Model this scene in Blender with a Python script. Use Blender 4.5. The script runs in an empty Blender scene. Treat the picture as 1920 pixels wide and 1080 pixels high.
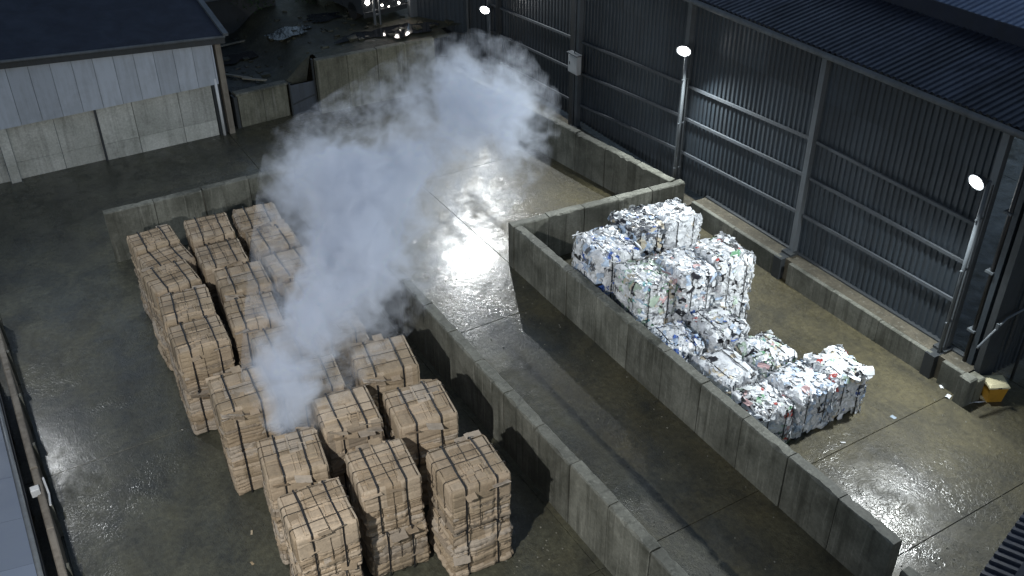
import bpy, bmesh, math, random
import numpy as np
from mathutils import Vector, Matrix, noise

sc = bpy.context.scene
C = sc.collection

# ---------------------------------------------------------------- camera
cam_d = bpy.data.cameras.new('camera'); cam = bpy.data.objects.new('camera', cam_d); C.objects.link(cam)
r = Vector((0.85834, -0.51305, -0.00559)); u = Vector((0.28783, 0.47247, 0.83302)); fw = Vector((0.42474, 0.71663, -0.55322))
cam.matrix_world = Matrix(((r.x, u.x, -fw.x, 0), (r.y, u.y, -fw.y, 0), (r.z, u.z, -fw.z, 14.0), (0, 0, 0, 1)))
cam_d.lens = 34.51; cam_d.sensor_width = 36; cam_d.clip_end = 3000
sc.camera = cam

# ---------------------------------------------------------------- dusk sky, exposure
w = bpy.data.worlds.new('World'); sc.world = w; w.use_nodes = True
nt = w.node_tree
sky = nt.nodes.new('ShaderNodeTexSky'); sky.sky_type = 'NISHITA'; sky.sun_disc = False
sky.sun_elevation = math.radians(4); sky.sun_rotation = math.radians(200); sky.ozone_density = 4.0; sky.air_density = 1.3; sky.dust_density = 0.3
bg = nt.nodes['Background']; bg.inputs[1].default_value = 0.22
hs = nt.nodes.new('ShaderNodeHueSaturation'); hs.inputs['Saturation'].default_value = 0.62
nt.links.new(sky.outputs[0], hs.inputs['Color']); nt.links.new(hs.outputs[0], bg.inputs[0])
sc.view_settings.view_transform = 'Standard'; sc.view_settings.look = 'None'
sc.view_settings.exposure = 0.0; sc.view_settings.gamma = 1.0
sc.cycles.use_denoising = True
sc.cycles.volume_step_rate = 0.35; sc.cycles.volume_max_steps = 128
sc.cycles.volume_bounces = 4
sc.cycles.max_bounces = 6

# ---------------------------------------------------------------- floodlights (light only; fittings built below)
def lamp(name, loc, target, watts, angle=120, blend=0.6, size=0.12, col=(1, 0.97, 0.93)):
    d = bpy.data.lights.new(name, 'SPOT'); d.energy = watts; d.spot_size = math.radians(angle)
    d.spot_blend = blend; d.shadow_soft_size = size; d.color = col
    o = bpy.data.objects.new(name, d); C.objects.link(o); o.location = loc
    o.rotation_euler = (Vector(target) - Vector(loc)).to_track_quat('-Z', 'Y').to_euler()
    return o
# place, tilt and power of every floodlight; the fittings round them are built further down
FLOODS = [  # foot, pole height, foot z, target, watts, cone, blend, colour, label, group
    ((17.12, 19.55), 4.74, .35, (12.6, 16.4, 0), 1750, 158, .6, (.95, 1, 1), 'lit floodlight on a pole, middle one on the shed side'),
    ((17.10, 10.15), 4.90, .62, (10.8, 11.0, 0), 2100, 158, .6, (.95, 1, 1), 'lit floodlight on the shed corner pole nearest the camera'),
    ((17.10, 30.30), 2.92, .3, (13.5, 28.0, 0), 130, 150, .6, (.95, 1, 1), 'lit floodlight at the top edge, farthest along the shed'),
    ((16.90, 31.60), 7.00, .3, (9.5, 18.0, 0), 3500, 100, .8, (.97, 1, 1), 'tall mast floodlight rising behind the far shed lamp'),
    ((-2.60, 5.00), 10.4, 0, (4.6, 14.0, 1), 6700, 80, .9, (1, .98, .94), 'tall mast floodlight standing left of the camera'),
    ((-1.75, 25.4), 6.30, 0, (2.5, 19.0, 0), 700, 140, .8, (.95, .98, 1), 'floodlight mast standing left of the yard')]
def flood_pose(f):
    p = Vector((f[0][0], f[0][1], f[1] + .05)); t = Vector(f[3]); h = (t - p); h.z = 0; h.normalize()
    d = Vector((h.x, h.y, -.18 if f[1] < 6 else -.75)).normalized()
    c = p + h * .30
    return c, d, c + d * .16
for f in FLOODS:
    lamp('flood_beam', flood_pose(f)[2], f[3], f[4], f[5], f[6], .10, f[7])

# ---------------------------------------------------------------- material helpers
class NT:
    def __init__(s, name):
        s.m = bpy.data.materials.new(name); s.m.use_nodes = True
        s.t = s.m.node_tree; s.b = s.t.nodes['Principled BSDF']; s.out = s.t.nodes['Material Output']
        g = s.t.nodes.new('ShaderNodeNewGeometry'); s.pos = g.outputs['Position']
    def n(s, typ, **kw):
        nd = s.t.nodes.new(typ)
        for k, v in kw.items():
            setattr(nd, k, v)
        return nd
    def link(s, a, b): s.t.links.new(a, b)
    def scaled(s, v, off=(0, 0, 0)):
        m = s.n('ShaderNodeMapping'); m.inputs['Scale'].default_value = v; m.inputs['Location'].default_value = off
        s.link(s.pos, m.inputs['Vector']); return m.outputs[0]
    def noise(s, scale, detail=4, rough=0.55, vec=None, dist=0.0):
        nd = s.n('ShaderNodeTexNoise'); nd.inputs['Scale'].default_value = scale; nd.inputs['Detail'].default_value = detail
        nd.inputs['Roughness'].default_value = rough; nd.inputs['Distortion'].default_value = dist
        s.link(vec if vec is not None else s.pos, nd.inputs['Vector']); return nd.outputs['Fac']
    def ramp(s, fac, stops):
        nd = s.n('ShaderNodeValToRGB'); el = nd.color_ramp.elements
        while len(el) < len(stops): el.new(0.5)
        for e, (p, c) in zip(el, stops):
            e.position = p
            e.color = (c, c, c, 1) if isinstance(c, (int, float)) else (*c, 1)
        s.link(fac, nd.inputs[0]); return nd.outputs[0]
    def mix(s, fac, a, b, mode='MIX'):
        nd = s.n('ShaderNodeMix', data_type='RGBA', blend_type=mode)
        for sock, v in ((nd.inputs[0], fac), (nd.inputs[6], a), (nd.inputs[7], b)):
            if isinstance(v, (int, float)): sock.default_value = v
            elif isinstance(v, tuple): sock.default_value = (*v, 1)
            else: s.link(v, sock)
        return nd.outputs[2]
    def math(s, op, a, b=0.0, clamp=False):
        nd = s.n('ShaderNodeMath', operation=op, use_clamp=clamp)
        for sock, v in ((nd.inputs[0], a), (nd.inputs[1], b)):
            if isinstance(v, (int, float)): sock.default_value = v
            else: s.link(v, sock)
        return nd.outputs[0]
    def bump(s, h, strength=0.5, dist=0.02):
        nd = s.n('ShaderNodeBump'); nd.inputs['Strength'].default_value = strength; nd.inputs['Distance'].default_value = dist
        s.link(h, nd.inputs['Height'])
        if s.b.inputs['Normal'].is_linked:
            s.link(s.b.inputs['Normal'].links[0].from_socket, nd.inputs['Normal'])
        s.link(nd.outputs[0], s.b.inputs['Normal']); return nd
    def set(s, color=None, rough=None, metal=None, spec=None):
        for k, v in (('Base Color', color), ('Roughness', rough), ('Metallic', metal), ('Specular IOR Level', spec)):
            if v is None: continue
            i = s.b.inputs[k]
            if isinstance(v, tuple): i.default_value = (*v, 1)
            elif isinstance(v, (int, float)): i.default_value = v
            else: s.link(v, i)
        return s

def mat_floor(name, tint=1.0, far=False):
    m = NT(name)
    big = m.noise(0.22, 5, 0.6, dist=0.6); mid = m.noise(1.1, 6, 0.65, vec=m.scaled((1, 0.7, 1)), dist=0.5)
    fine = m.noise(9, 6, 0.7); grit = m.noise(38, 3, 0.7)
    c1 = m.ramp(big, [(0.30, (0.020 * tint, 0.024 * tint, 0.026 * tint)), (0.52, (0.052 * tint, 0.048 * tint, 0.034 * tint)), (0.72, (0.085 * tint, 0.078 * tint, 0.055 * tint))])
    c2 = m.ramp(mid, [(0.32, (0.020 * tint, 0.022 * tint, 0.022 * tint)), (0.62, (0.125 * tint, 0.115 * tint, 0.080 * tint))])
    col = m.mix(0.5, c1, c2)
    f = m.ramp(fine, [(0.3, (0.58, 0.55, 0.45)), (0.7, (1.45, 1.4, 1.18))])
    col = m.mix(1.0, col, f, 'MULTIPLY')
    sp = m.ramp(grit, [(0.60, 0.0), (0.74, 1.0)])
    col = m.mix(m.math('MULTIPLY', sp, 0.25), col, (0.16 * tint, 0.15 * tint, 0.12 * tint))
    sx_ = m.n('ShaderNodeSeparateXYZ'); m.link(m.pos, sx_.inputs[0])
    mud = m.math('ADD', m.math('MULTIPLY', sx_.outputs['X'], 0.05), m.math('MULTIPLY', m.noise(0.6, 4, 0.6, vec=m.scaled((1, 1, 1), (3, 9, 0))), 0.7))
    col = m.mix(1.0, col, m.ramp(mud, [(0.62, (0.86, 0.97, 1.08)), (0.95, (0.92, 0.89, 0.74))]), 'MULTIPLY')
    wet = m.math('ADD', m.math('MULTIPLY', m.noise(0.5, 5, 0.6, vec=m.scaled((1, 0.55, 1), (7, 3, 0)), dist=0.8), 0.6), m.math('MULTIPLY', m.noise(3.2, 5, 0.65), 0.4))
    ro = m.ramp(wet, [(0.36, 0.22), (0.50, 0.40), (0.64, 0.62)])
    m.set(col, m.ramp(wet, [(0.36, 0.42), (0.62, 0.72)]), 0.0, 0.4)
    m.b.inputs['Coat IOR'].default_value = 1.5 if not far else 1.1
    m.link(m.ramp(wet, [(0.42, 1.0), (0.62, 0.35)]), m.b.inputs['Coat Weight']); m.link(m.ramp(wet, [(0.38, 0.14), (0.50, 0.26), (0.64, 0.46)]), m.b.inputs['Coat Roughness'])
    # scraped and chipped surface, dragged along the lane
    chip = m.n('ShaderNodeTexVoronoi'); chip.feature = 'DISTANCE_TO_EDGE'; chip.inputs['Scale'].default_value = 7
    warp = m.n('ShaderNodeVectorMath', operation='ADD'); wn = m.n('ShaderNodeTexNoise'); wn.inputs['Scale'].default_value = 3
    m.link(m.pos, wn.inputs['Vector']); m.link(m.pos, warp.inputs[0]); m.link(wn.outputs['Color'], warp.inputs[1]); m.link(warp.outputs[0], chip.inputs['Vector'])
    ch = m.ramp(chip.outputs['Distance'], [(0.0, 0.0), (0.14, 1.0)])
    worn = m.ramp(m.noise(0.6, 4, 0.6, vec=m.scaled((1, 1, 1), (11, 0, 0))), [(0.48, 0.0), (0.62, 1.0)])
    h = m.math('ADD', m.math('MULTIPLY', m.math('MULTIPLY', ch, worn), 0.30), m.math('MULTIPLY', fine, 0.8))
    scr = m.noise(14, 4, 0.7, vec=m.scaled((2.2, 0.8, 1)), dist=1.2)
    h = m.math('ADD', h, m.math('MULTIPLY', scr, 0.7))
    h = m.math('ADD', h, m.math('MULTIPLY', grit, 0.18))
    h = m.math('ADD', h, m.math('MULTIPLY', m.noise(4.5, 4, 0.6, dist=1.0), 1.1))
    m.bump(h, 0.55, 0.03)
    cb = m.n('ShaderNodeBump'); cb.inputs['Strength'].default_value = 0.34; cb.inputs['Distance'].default_value = 0.02
    hc = m.math('ADD', m.math('MULTIPLY', m.noise(3.0, 3, 0.5, dist=0.8), 0.8), m.math('MULTIPLY', m.math('ADD', scr, m.math('MULTIPLY', ch, worn)), 0.34))
    m.link(hc, cb.inputs['Height']); m.link(cb.outputs[0], m.b.inputs['Coat Normal'])
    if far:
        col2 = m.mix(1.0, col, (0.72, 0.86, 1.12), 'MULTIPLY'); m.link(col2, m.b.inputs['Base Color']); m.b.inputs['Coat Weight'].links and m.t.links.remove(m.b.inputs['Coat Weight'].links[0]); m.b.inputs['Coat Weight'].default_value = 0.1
    return m.m

def mat_concrete(name, base=(0.175, 0.178, 0.152), dark=(0.06, 0.062, 0.05), streak=0.55, rough=0.8):
    m = NT(name)
    oi = m.n('ShaderNodeObjectInfo')
    big = m.noise(0.9, 5, 0.65, dist=0.4)
    col = m.mix(m.ramp(big, [(0.33, 0.0), (0.68, 1.0)]), dark, base)
    st = m.noise(2.6, 5, 0.7, vec=m.scaled((2.4, 2.4, 0.16)), dist=0.3)
    col = m.mix(m.math('MULTIPLY', m.ramp(st, [(0.50, 0.0), (0.66, 1.0)]), streak), col, (0.035, 0.036, 0.028))
    st2 = m.noise(5.0, 4, 0.7, vec=m.scaled((2.0, 2.0, 0.1), (5, 2, 0)))
    col = m.mix(m.math('MULTIPLY', m.ramp(st2, [(0.56, 0.0), (0.70, 1.0)]), 0.35), col, (0.33, 0.33, 0.29))
    fine = m.noise(16, 5, 0.7)
    col = m.mix(1.0, col, m.ramp(fine, [(0.25, 0.7), (0.75, 1.25)]), 'MULTIPLY')
    v = m.math('ADD', m.math('MULTIPLY', oi.outputs['Random'], 0.35), 0.82)
    col = m.mix(1.0, col, v, 'MULTIPLY')
    m.set(col, m.ramp(big, [(0.3, rough - 0.22), (0.7, rough)]), 0.0, 0.4)
    m.bump(m.math('ADD', fine, m.math('MULTIPLY', m.noise(50, 3), 0.4)), 0.45, 0.012)
    return m.m

def mat_metal(name, color, rough=0.5, metal=0.0, dirt=0.35, dirtcol=(0.03, 0.03, 0.025), rscale=1.3, spec=0.4, var=0.22):
    m = NT(name)
    oi = m.n('ShaderNodeObjectInfo')
    d = m.noise(rscale, 6, 0.7, dist=0.5); st = m.noise(4, 4, 0.65, vec=m.scaled((2, 2, 0.2)))
    f = m.math('MULTIPLY', m.ramp(m.math('MULTIPLY', m.math('ADD', d, st), 0.5), [(0.44, 0.0), (0.62, 1.0)]), dirt)
    col = m.mix(f, color, dirtcol)
    col = m.mix(1.0, col, m.math('ADD', m.math('MULTIPLY', oi.outputs['Random'], var), 1 - var * .5), 'MULTIPLY')
    m.set(col, m.ramp(d, [(0.3, max(0.08, rough - 0.15)), (0.7, min(1, rough + 0.15))]), metal, spec)
    m.bump(m.noise(22, 4), 0.15, 0.004)
    return m.m

def mat_attr(name, rough=0.8, fine=30, bump=0.3, spec=0.3, trans=0.0, lo=0.78, hi=1.18):
    m = NT(name)
    a = m.n('ShaderNodeAttribute', attribute_name='Col')
    n1 = m.noise(fine, 5, 0.65); n2 = m.noise(2.2, 3, 0.6)
    oi = m.n('ShaderNodeObjectInfo')
    col = m.mix(1.0, a.outputs['Color'], m.ramp(n1, [(0.28, lo), (0.72, hi)]), 'MULTIPLY')
    col = m.mix(1.0, col, m.ramp(n2, [(0.3, lo), (0.7, hi)]), 'MULTIPLY')
    col = m.mix(1.0, col, m.math('ADD', m.math('MULTIPLY', oi.outputs['Random'], 0.16), 0.9), 'MULTIPLY')
    m.set(col, rough, 0, spec)
    if trans: m.b.inputs['Subsurface Weight'].default_value = 0
    m.bump(n1, bump, 0.01)
    return m.m

def mat_emit(name, col, s):
    m = NT(name); m.set(col, 0.4); m.b.inputs['Emission Color'].default_value = (*col, 1); m.b.inputs['Emission Strength'].default_value = s
    return m.m

M = {}
M['floor'] = mat_floor('wet_concrete_yard', 0.92)
M['ground'] = mat_floor('dark_ground', 0.45)
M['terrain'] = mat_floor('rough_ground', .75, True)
M['wall'] = mat_concrete('precast_concrete')
M['wall2'] = mat_concrete('stained_concrete', (0.22, 0.22, 0.175), (0.09, 0.09, 0.065), 0.5)
M['cap'] = mat_concrete('concrete_coping', (0.27, 0.26, 0.22), (0.14, 0.135, 0.11), 0.3, 0.75)
M['ledge'] = mat_concrete('dirty_ledge', (0.13, 0.115, 0.085), (0.05, 0.045, 0.032), 0.4, 0.85)
M['pale'] = mat_concrete('painted_panel', (0.52, 0.53, 0.50), (0.33, 0.34, 0.31), 0.28, 0.7)
M['cladding'] = mat_metal('pale_cladding', (0.42, 0.47, 0.54), 0.45, 0.0, 0.3, (0.16, 0.17, 0.18))
M['sheet'] = mat_metal('dark_profiled_sheet', (0.033, 0.044, 0.056), 0.5, 0.0, 0.4, (0.022, 0.025, 0.028), spec=0.5, var=0.4)
M['roof'] = mat_metal('slate_blue_roof_sheet', (0.045, 0.052, 0.075), 0.38, 0.35, 0.6, (0.012, 0.013, 0.018), 0.9, var=0.7)
M['roof_pale'] = mat_metal('pale_blue_roof_sheet', (0.16, 0.20, 0.30), 0.4, 0.3, 0.3)
M['felt'] = mat_metal('dark_roof_felt', (0.020, 0.026, 0.045), 0.75, 0.0, 0.3)
M['steel'] = mat_metal('galvanised_steel', (0.11, 0.125, 0.14), 0.5, 0.1, 0.35)
M['girt'] = mat_metal('painted_rail', (0.075, 0.085, 0.098), 0.6, 0.0, 0.35)
M['steel_dark'] = mat_metal('weathered_steel', (0.05, 0.057, 0.064), 0.5, 0.2, 0.4)
M['black'] = mat_metal('black_polymer', (0.014, 0.014, 0.016), 0.45, 0.0, 0.2)
M['wire'] = mat_metal('baling_wire', (0.055, 0.045, 0.035), 0.5, 0.3, 0.2)
M['white'] = mat_metal('white_enamel', (0.62, 0.64, 0.66), 0.4, 0.0, 0.25, (0.2, 0.2, 0.18))
M['yellow'] = mat_metal('yellow_plastic', (0.42, 0.22, 0.025), 0.45, 0.0, 0.4, (0.12, 0.07, 0.02), 5)
M['cream'] = mat_metal('cream_lid', (0.55, 0.50, 0.32), 0.45, 0.0, 0.3, (0.2, 0.17, 0.1), 5)
M['blue_sheet'] = mat_metal('pale_blue_sheet', (0.105, 0.13, 0.175), 0.5, 0.0, 0.3, (0.10, 0.12, 0.18))
M['timber'] = mat_metal('weathered_timber', (0.20, 0.18, 0.15), 0.75, 0.0, 0.5, (0.06, 0.05, 0.04), 3)
M['gate'] = mat_metal('blue_grey_plate', (0.075, 0.09, 0.115), 0.45, 0.1, 0.4)
M['card'] = mat_attr('cardboard', 0.82, 30, 0.15, 0.2, lo=0.84, hi=1.12)
M['plastic'] = mat_attr('plastic_film', 0.38, 18, 0.3, 0.5, lo=0.9, hi=1.06)
M['leaf'] = mat_attr('foliage', 0.6, 10, 0.1)
M['bark'] = mat_metal('bark', (0.05, 0.04, 0.03), 0.9)
M['lens'] = mat_emit('lit_lens', (1.0, 0.98, 0.95), 60)
M['amber'] = mat_emit('amber_lens', (1.0, 0.45, 0.12), 12)
M['lamp_white'] = mat_emit('small_lit_lens', (1.0, 0.93, 0.85), 30)
M['paint_dark'] = mat_metal('dark_vehicle_paint', (0.04, 0.045, 0.05), 0.3)
M['glass'] = mat_metal('dark_glass', (0.01, 0.012, 0.015), 0.08)
M['rubber'] = mat_metal('tyre_rubber', (0.015, 0.015, 0.015), 0.8)
def mat_puddle():
    m = NT('standing_water'); m.set(m.ramp(m.noise(1.5), [(0.3, (0.012, 0.014, 0.018)), (0.7, (0.03, 0.032, 0.035))]), 0.07, 0.0, 0.5)
    m.bump(m.noise(7), 0.05, 0.01); return m.m
M['puddle'] = mat_puddle()

# ---------------------------------------------------------------- mesh helpers
class MB:
    def __init__(s): s.v = []; s.f = []; s.c = None
    def add(s, vs, fs):
        k = len(s.v); s.v += [tuple(p) for p in vs]; s.f += [tuple(i + k for i in f) for f in fs]; return s
    def box(s, x0, x1, y0, y1, z0, z1, ch=0.0):
        if ch <= 0:
            return s.add([(x0, y0, z0), (x1, y0, z0), (x1, y1, z0), (x0, y1, z0), (x0, y0, z1), (x1, y0, z1), (x1, y1, z1), (x0, y1, z1)],
                         [(0, 3, 2, 1), (4, 5, 6, 7), (0, 1, 5, 4), (1, 2, 6, 5), (2, 3, 7, 6), (3, 0, 4, 7)])
        c = ch   # chamfered top edges
        v = [(x0, y0, z0), (x1, y0, z0), (x1, y1, z0), (x0, y1, z0), (x0, y0, z1 - c), (x1, y0, z1 - c), (x1, y1, z1 - c), (x0, y1, z1 - c),
             (x0 + c, y0 + c, z1), (x1 - c, y0 + c, z1), (x1 - c, y1 - c, z1), (x0 + c, y1 - c, z1)]
        f = [(0, 3, 2, 1), (8, 9, 10, 11)]
        for i in range(4):
            j = (i + 1) % 4; f += [(i, j, 4 + j, 4 + i), (4 + i, 4 + j, 8 + j, 8 + i)]
        return s.add(v, f)
    def tube(s, pts, rad, n=8, cap=True):
        pts = [Vector(p) for p in pts]; rings = []
        for i, p in enumerate(pts):
            t = (pts[min(i + 1, len(pts) - 1)] - pts[max(i - 1, 0)]).normalized()
            a = t.orthogonal().normalized() if i == 0 else (rings[-1][1] - t * rings[-1][1].dot(t)).normalized()
            rr = rad[i] if isinstance(rad, (list, tuple)) else rad
            b = t.cross(a); rings.append(([p + (a * math.cos(k * 2 * math.pi / n) + b * math.sin(k * 2 * math.pi / n)) * rr for k in range(n)], a))
        vs = [q for rg, _ in rings for q in rg]; fs = []
        for i in range(len(pts) - 1):
            for k in range(n):
                fs.append((i * n + k, i * n + (k + 1) % n, (i + 1) * n + (k + 1) % n, (i + 1) * n + k))
        if cap: fs += [tuple(range(n - 1, -1, -1)), tuple((len(pts) - 1) * n + k for k in range(n))]
        return s.add(vs, fs)
    def beam(s, a, b, wd, ht, up=(0, 0, 1)):
        a = Vector(a); b = Vector(b); t = (b - a).normalized(); sx = t.cross(Vector(up)).normalized() * wd / 2; sz = sx.cross(t).normalized() * ht / 2
        vs = [p + i * sx + j * sz for p in (a, b) for i, j in ((-1, -1), (1, -1), (1, 1), (-1, 1))]
        return s.add(vs, [(0, 1, 2, 3), (7, 6, 5, 4), (0, 4, 5, 1), (1, 5, 6, 2), (2, 6, 7, 3), (3, 7, 4, 0)])
    def mesh(s, name, mat, smooth=False):
        me = bpy.data.meshes.new(name); me.from_pydata(s.v, [], s.f); me.update()
        bm = bmesh.new(); bm.from_mesh(me); bmesh.ops.recalc_face_normals(bm, faces=bm.faces); bm.to_mesh(me); bm.free()
        me.materials.append(M[mat])
        if s.c is not None: colour(me, s.c)
        if smooth: me.polygons.foreach_set('use_smooth', [True] * len(me.polygons))
        return me
    def obj(s, name, mat, parent=None, smooth=False, loc=None):
        return put(name, s.mesh(name, mat, smooth), parent, loc)

def colour(me, face_cols):
    a = me.color_attributes.new('Col', 'FLOAT_COLOR', 'CORNER')
    cnt = np.empty(len(me.polygons), dtype=np.int32); me.polygons.foreach_get('loop_total', cnt)
    fc = np.ones((len(me.polygons), 4), dtype=np.float32); fc[:, :3] = np.asarray(face_cols, dtype=np.float32)[:len(me.polygons)]
    a.data.foreach_set('color', np.repeat(fc, cnt, axis=0).ravel())

def put(name, me, parent=None, loc=None, rot=None, scale=None):
    o = bpy.data.objects.new(name, me); C.objects.link(o)
    if parent: o.parent = parent
    if loc is not None: o.location = loc
    if rot is not None: o.rotation_euler = rot
    if scale is not None: o.scale = scale
    return o
def tag(o, label, cat, group=None, kind=None):
    o['label'] = label; o['category'] = cat
    if group: o['group'] = group
    if kind: o['kind'] = kind
    return o
def thing(name, label, cat, loc=(0, 0, 0), rz=0.0, group=None):
    o = bpy.data.objects.new(name, None); C.objects.link(o); o.location = loc; o.rotation_euler = (0, 0, rz); o.empty_display_size = 0.2
    return tag(o, label, cat, group)
def struct(o, label=None):
    o['kind'] = 'structure'
    if label: o['label'] = label
    return o
def fbm(p, o=3):
    return noise.fractal(Vector(p), 0.6, 2.0, o, noise_basis='PERLIN_ORIGINAL')

# ---------------------------------------------------------------- ground and yard slabs
g = MB().add([(-900, -900, -0.03), (900, -900, -0.03), (900, 900, -0.03), (-900, 900, -0.03)], [(0, 1, 2, 3)]).obj('ground', 'ground')
struct(g)
yard = bpy.data.objects.new('yard_floor', None); C.objects.link(yard); struct(yard, 'wet stained concrete floor of the yard')
xs = [-22, -11, -0.75, 7.4, 11.3, 18.4, 27, 36]
ys = [-8, -1, 6.9, 9.45, 17.1, 24.72, 31.9]
rs = random.Random(4)
for i in range(len(xs) - 1):
    for j in range(len(ys) - 1):
        x0, x1, y0, y1 = xs[i] + .005, xs[i + 1] - .005, ys[j] + .005, ys[j + 1] - .005
        MB().box(x0, x1, y0, y1, -0.15, rs.uniform(-0.004, 0.003), 0.006).obj('concrete_slab', 'floor', yard)

# rough ground behind the retaining walls
def terr_h(x, y):
    s = min(1, max(0, (x - 9.6) / 1.4)); s = s * s * (3 - 2 * s)
    return 1.12 + 0.80 * s + 0.05 * fbm((x * .35, y * .35, 0), 4) + 0.02 * max(0, y - 33)
tm = MB(); nx, ny = 90, 110; x0, x1, y0, y1 = 7.9, 40, 31.9, 90
vs = []; fs = []
for j in range(ny + 1):
    for i in range(nx + 1):
        tx = i / nx; ty = j / ny
        x = x0 + (x1 - x0) * tx ** 1.6; y = y0 + (y1 - y0) * ty ** 1.8
        edge = min(1, (y - y0) / 1.2 + 0.35)
        vs.append((x, y, terr_h(x, y) if j or x > 10.7 or x < 9.75 else 1.0))
for j in range(ny):
    for i in range(nx):
        a = j * (nx + 1) + i; fs.append((a, a + 1, a + nx + 2, a + nx + 1))
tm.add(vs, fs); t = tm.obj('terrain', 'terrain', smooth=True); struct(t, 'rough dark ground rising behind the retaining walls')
tm2 = MB(); pts = []
for k in range(9):   # ground strip between the tall wall and terrain edge
    x = 10.9 + k * 0.63; pts += [(x, 31.2, 1.86), (x, 31.92, terr_h(x, 31.9))]
tm2.add(pts, [(2 * k, 2 * k + 2, 2 * k + 3, 2 * k + 1) for k in range(8)])
pts = []
for k in range(5):
    x = 7.9 + k * 0.48; pts += [(x, 31.75, 1.08), (x, 31.92, terr_h(x, 31.9))]
tm2.add(pts, [(2 * k, 2 * k + 2, 2 * k + 3, 2 * k + 1) for k in range(4)])
struct(tm2.obj('earth_bank', 'terrain'), 'earth filled up behind the retaining walls')

def blob_sheet(name, cx, cy, rx, ry, z, seed, mat, label):
    n = 40; rr = random.Random(seed); ph = [rr.uniform(0, 6) for _ in range(4)]
    p = [(cx, cy, z)] + [(cx + rx * math.cos(a) * k, cy + ry * math.sin(a) * k, z) for a, k in
         ((i * 2 * math.pi / n, 1 + .25 * math.sin(2 * i * 2 * math.pi / n + ph[0]) + .16 * math.sin(5 * i * 2 * math.pi / n + ph[1]) + .1 * math.sin(9 * i * 2 * math.pi / n + ph[2])) for i in range(n))]
    o = MB().add(p, [(0, 1 + i, 1 + (i + 1) % n) for i in range(n)]).obj(name, mat); o['kind'] = 'structure'; o['label'] = label
for (cx, cy, rx, ry, sd) in ((9.0, 34.9, .9, .5, 1), (10.9, 34.3, .9, .5, 2), (13.6, 32.6, 1.2, .5, 3), (14.8, 32.3, .9, .7, 4), (12.6, 35.2, .8, .4, 6)):
    zz = max(terr_h(cx + a * rx, cy + b * ry) for a in (-.8, -.4, 0, .4, .8) for b in (-.8, -.4, 0, .4, .8)) + 0.02
    blob_sheet('puddle', cx, cy, rx, ry, zz, sd, 'puddle', 'standing water on the rough ground')

# ---------------------------------------------------------------- concrete push walls
def panel_wall(name, label, a, b, h, th=0.25, step=1.2, mat='wall', group=None, seed=0, wall_id='wall', taper=0.0, joint=.016):
    """panels stand side by side from a to b; a coping length tops each pair"""
    rr = random.Random(seed)
    A = Vector((a[0], a[1], 0)); B = Vector((b[0], b[1], 0)); L = (B - A).length; n = max(1, round(L / step)); s = L / n
    ang = math.atan2(B.y - A.y, B.x - A.x)
    root = thing(name, label, 'wall', A, ang, group)
    for k in range(n):
        j0 = joint if k % 2 == 0 else joint * .45; j1 = joint if k % 2 == 1 else joint * .45
        dz = rr.uniform(-.012, .012); dy = rr.uniform(-.008, .008)
        m = MB()
        # panel with slightly chipped top arris: subdivided along its length
        N = 10; X0 = k * s + j0; X1 = (k + 1) * s - j1; vv = []; ff = []
        for i in range(N + 1):
            x = X0 + (X1 - X0) * i / N
            c1 = .018 + max(0, rr.gauss(0, .020)); c2 = .018 + max(0, rr.gauss(0, .020)); zz = h + dz
            vv += [(x, dy, 0), (x, dy, zz - c1), (x, dy + c1, zz), (x, dy + th - c2, zz), (x, dy + th, zz - c2), (x, dy + th, 0)]
        for i in range(N):
            for q in range(5): ff.append((i * 6 + q, (i + 1) * 6 + q, (i + 1) * 6 + q + 1, i * 6 + q + 1))
        ff += [(0, 1, 2, 3, 4, 5), tuple(N * 6 + q for q in range(5, -1, -1))]
        m.add(vv, ff).obj('wall_panel', mat, root)
    MB().box(.03, L - .03, .05, th - .05, 0, h - .06).obj('wall_core', 'ledge', root)
    return root
# left bay: back wall and dividing wall; the dividing wall's west face is x = 7.5
panel_wall('bay_wall', 'long concrete wall behind the smoke at the back of the cardboard bale bay', (2.28, 24.72), (7.45, 24.66), 1.5, .25, 1.3, seed=1)
panel_wall('bay_wall', 'long concrete dividing wall running beside the cardboard bales to the bottom edge', (7.52, 24.9), (7.52, 1.2), 1.5, .25, 1.2, seed=2).rotation_euler.z = -math.pi / 2
panel_wall('bay_wall', 'low concrete wall running along the left side of the white plastic bales', (11.25, 18.85), (11.20, 6.45), 1.3, .25, 1.25, seed=3).rotation_euler.z = -math.pi / 2 - 0.004
panel_wall('bay_wall', 'short concrete cross wall behind the white plastic bales', (11.23, 18.92), (16.62, 18.52), 1.3, .26, 1.1, seed=4)
panel_wall('bay_wall', 'concrete wall along the dark shed between cross wall and far yard', (16.52, 18.80), (15.35, 29.6), 1.3, .25, 1.35, seed=5)
# low continuation kerb after the right bay wall
panel_wall('bay_wall', 'low stub of concrete kerb just past the near end of the white bale wall', (11.52, 6.40), (11.54, 3.0), .55, .25, 1.6, seed=8).rotation_euler.z = -math.pi / 2
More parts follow.
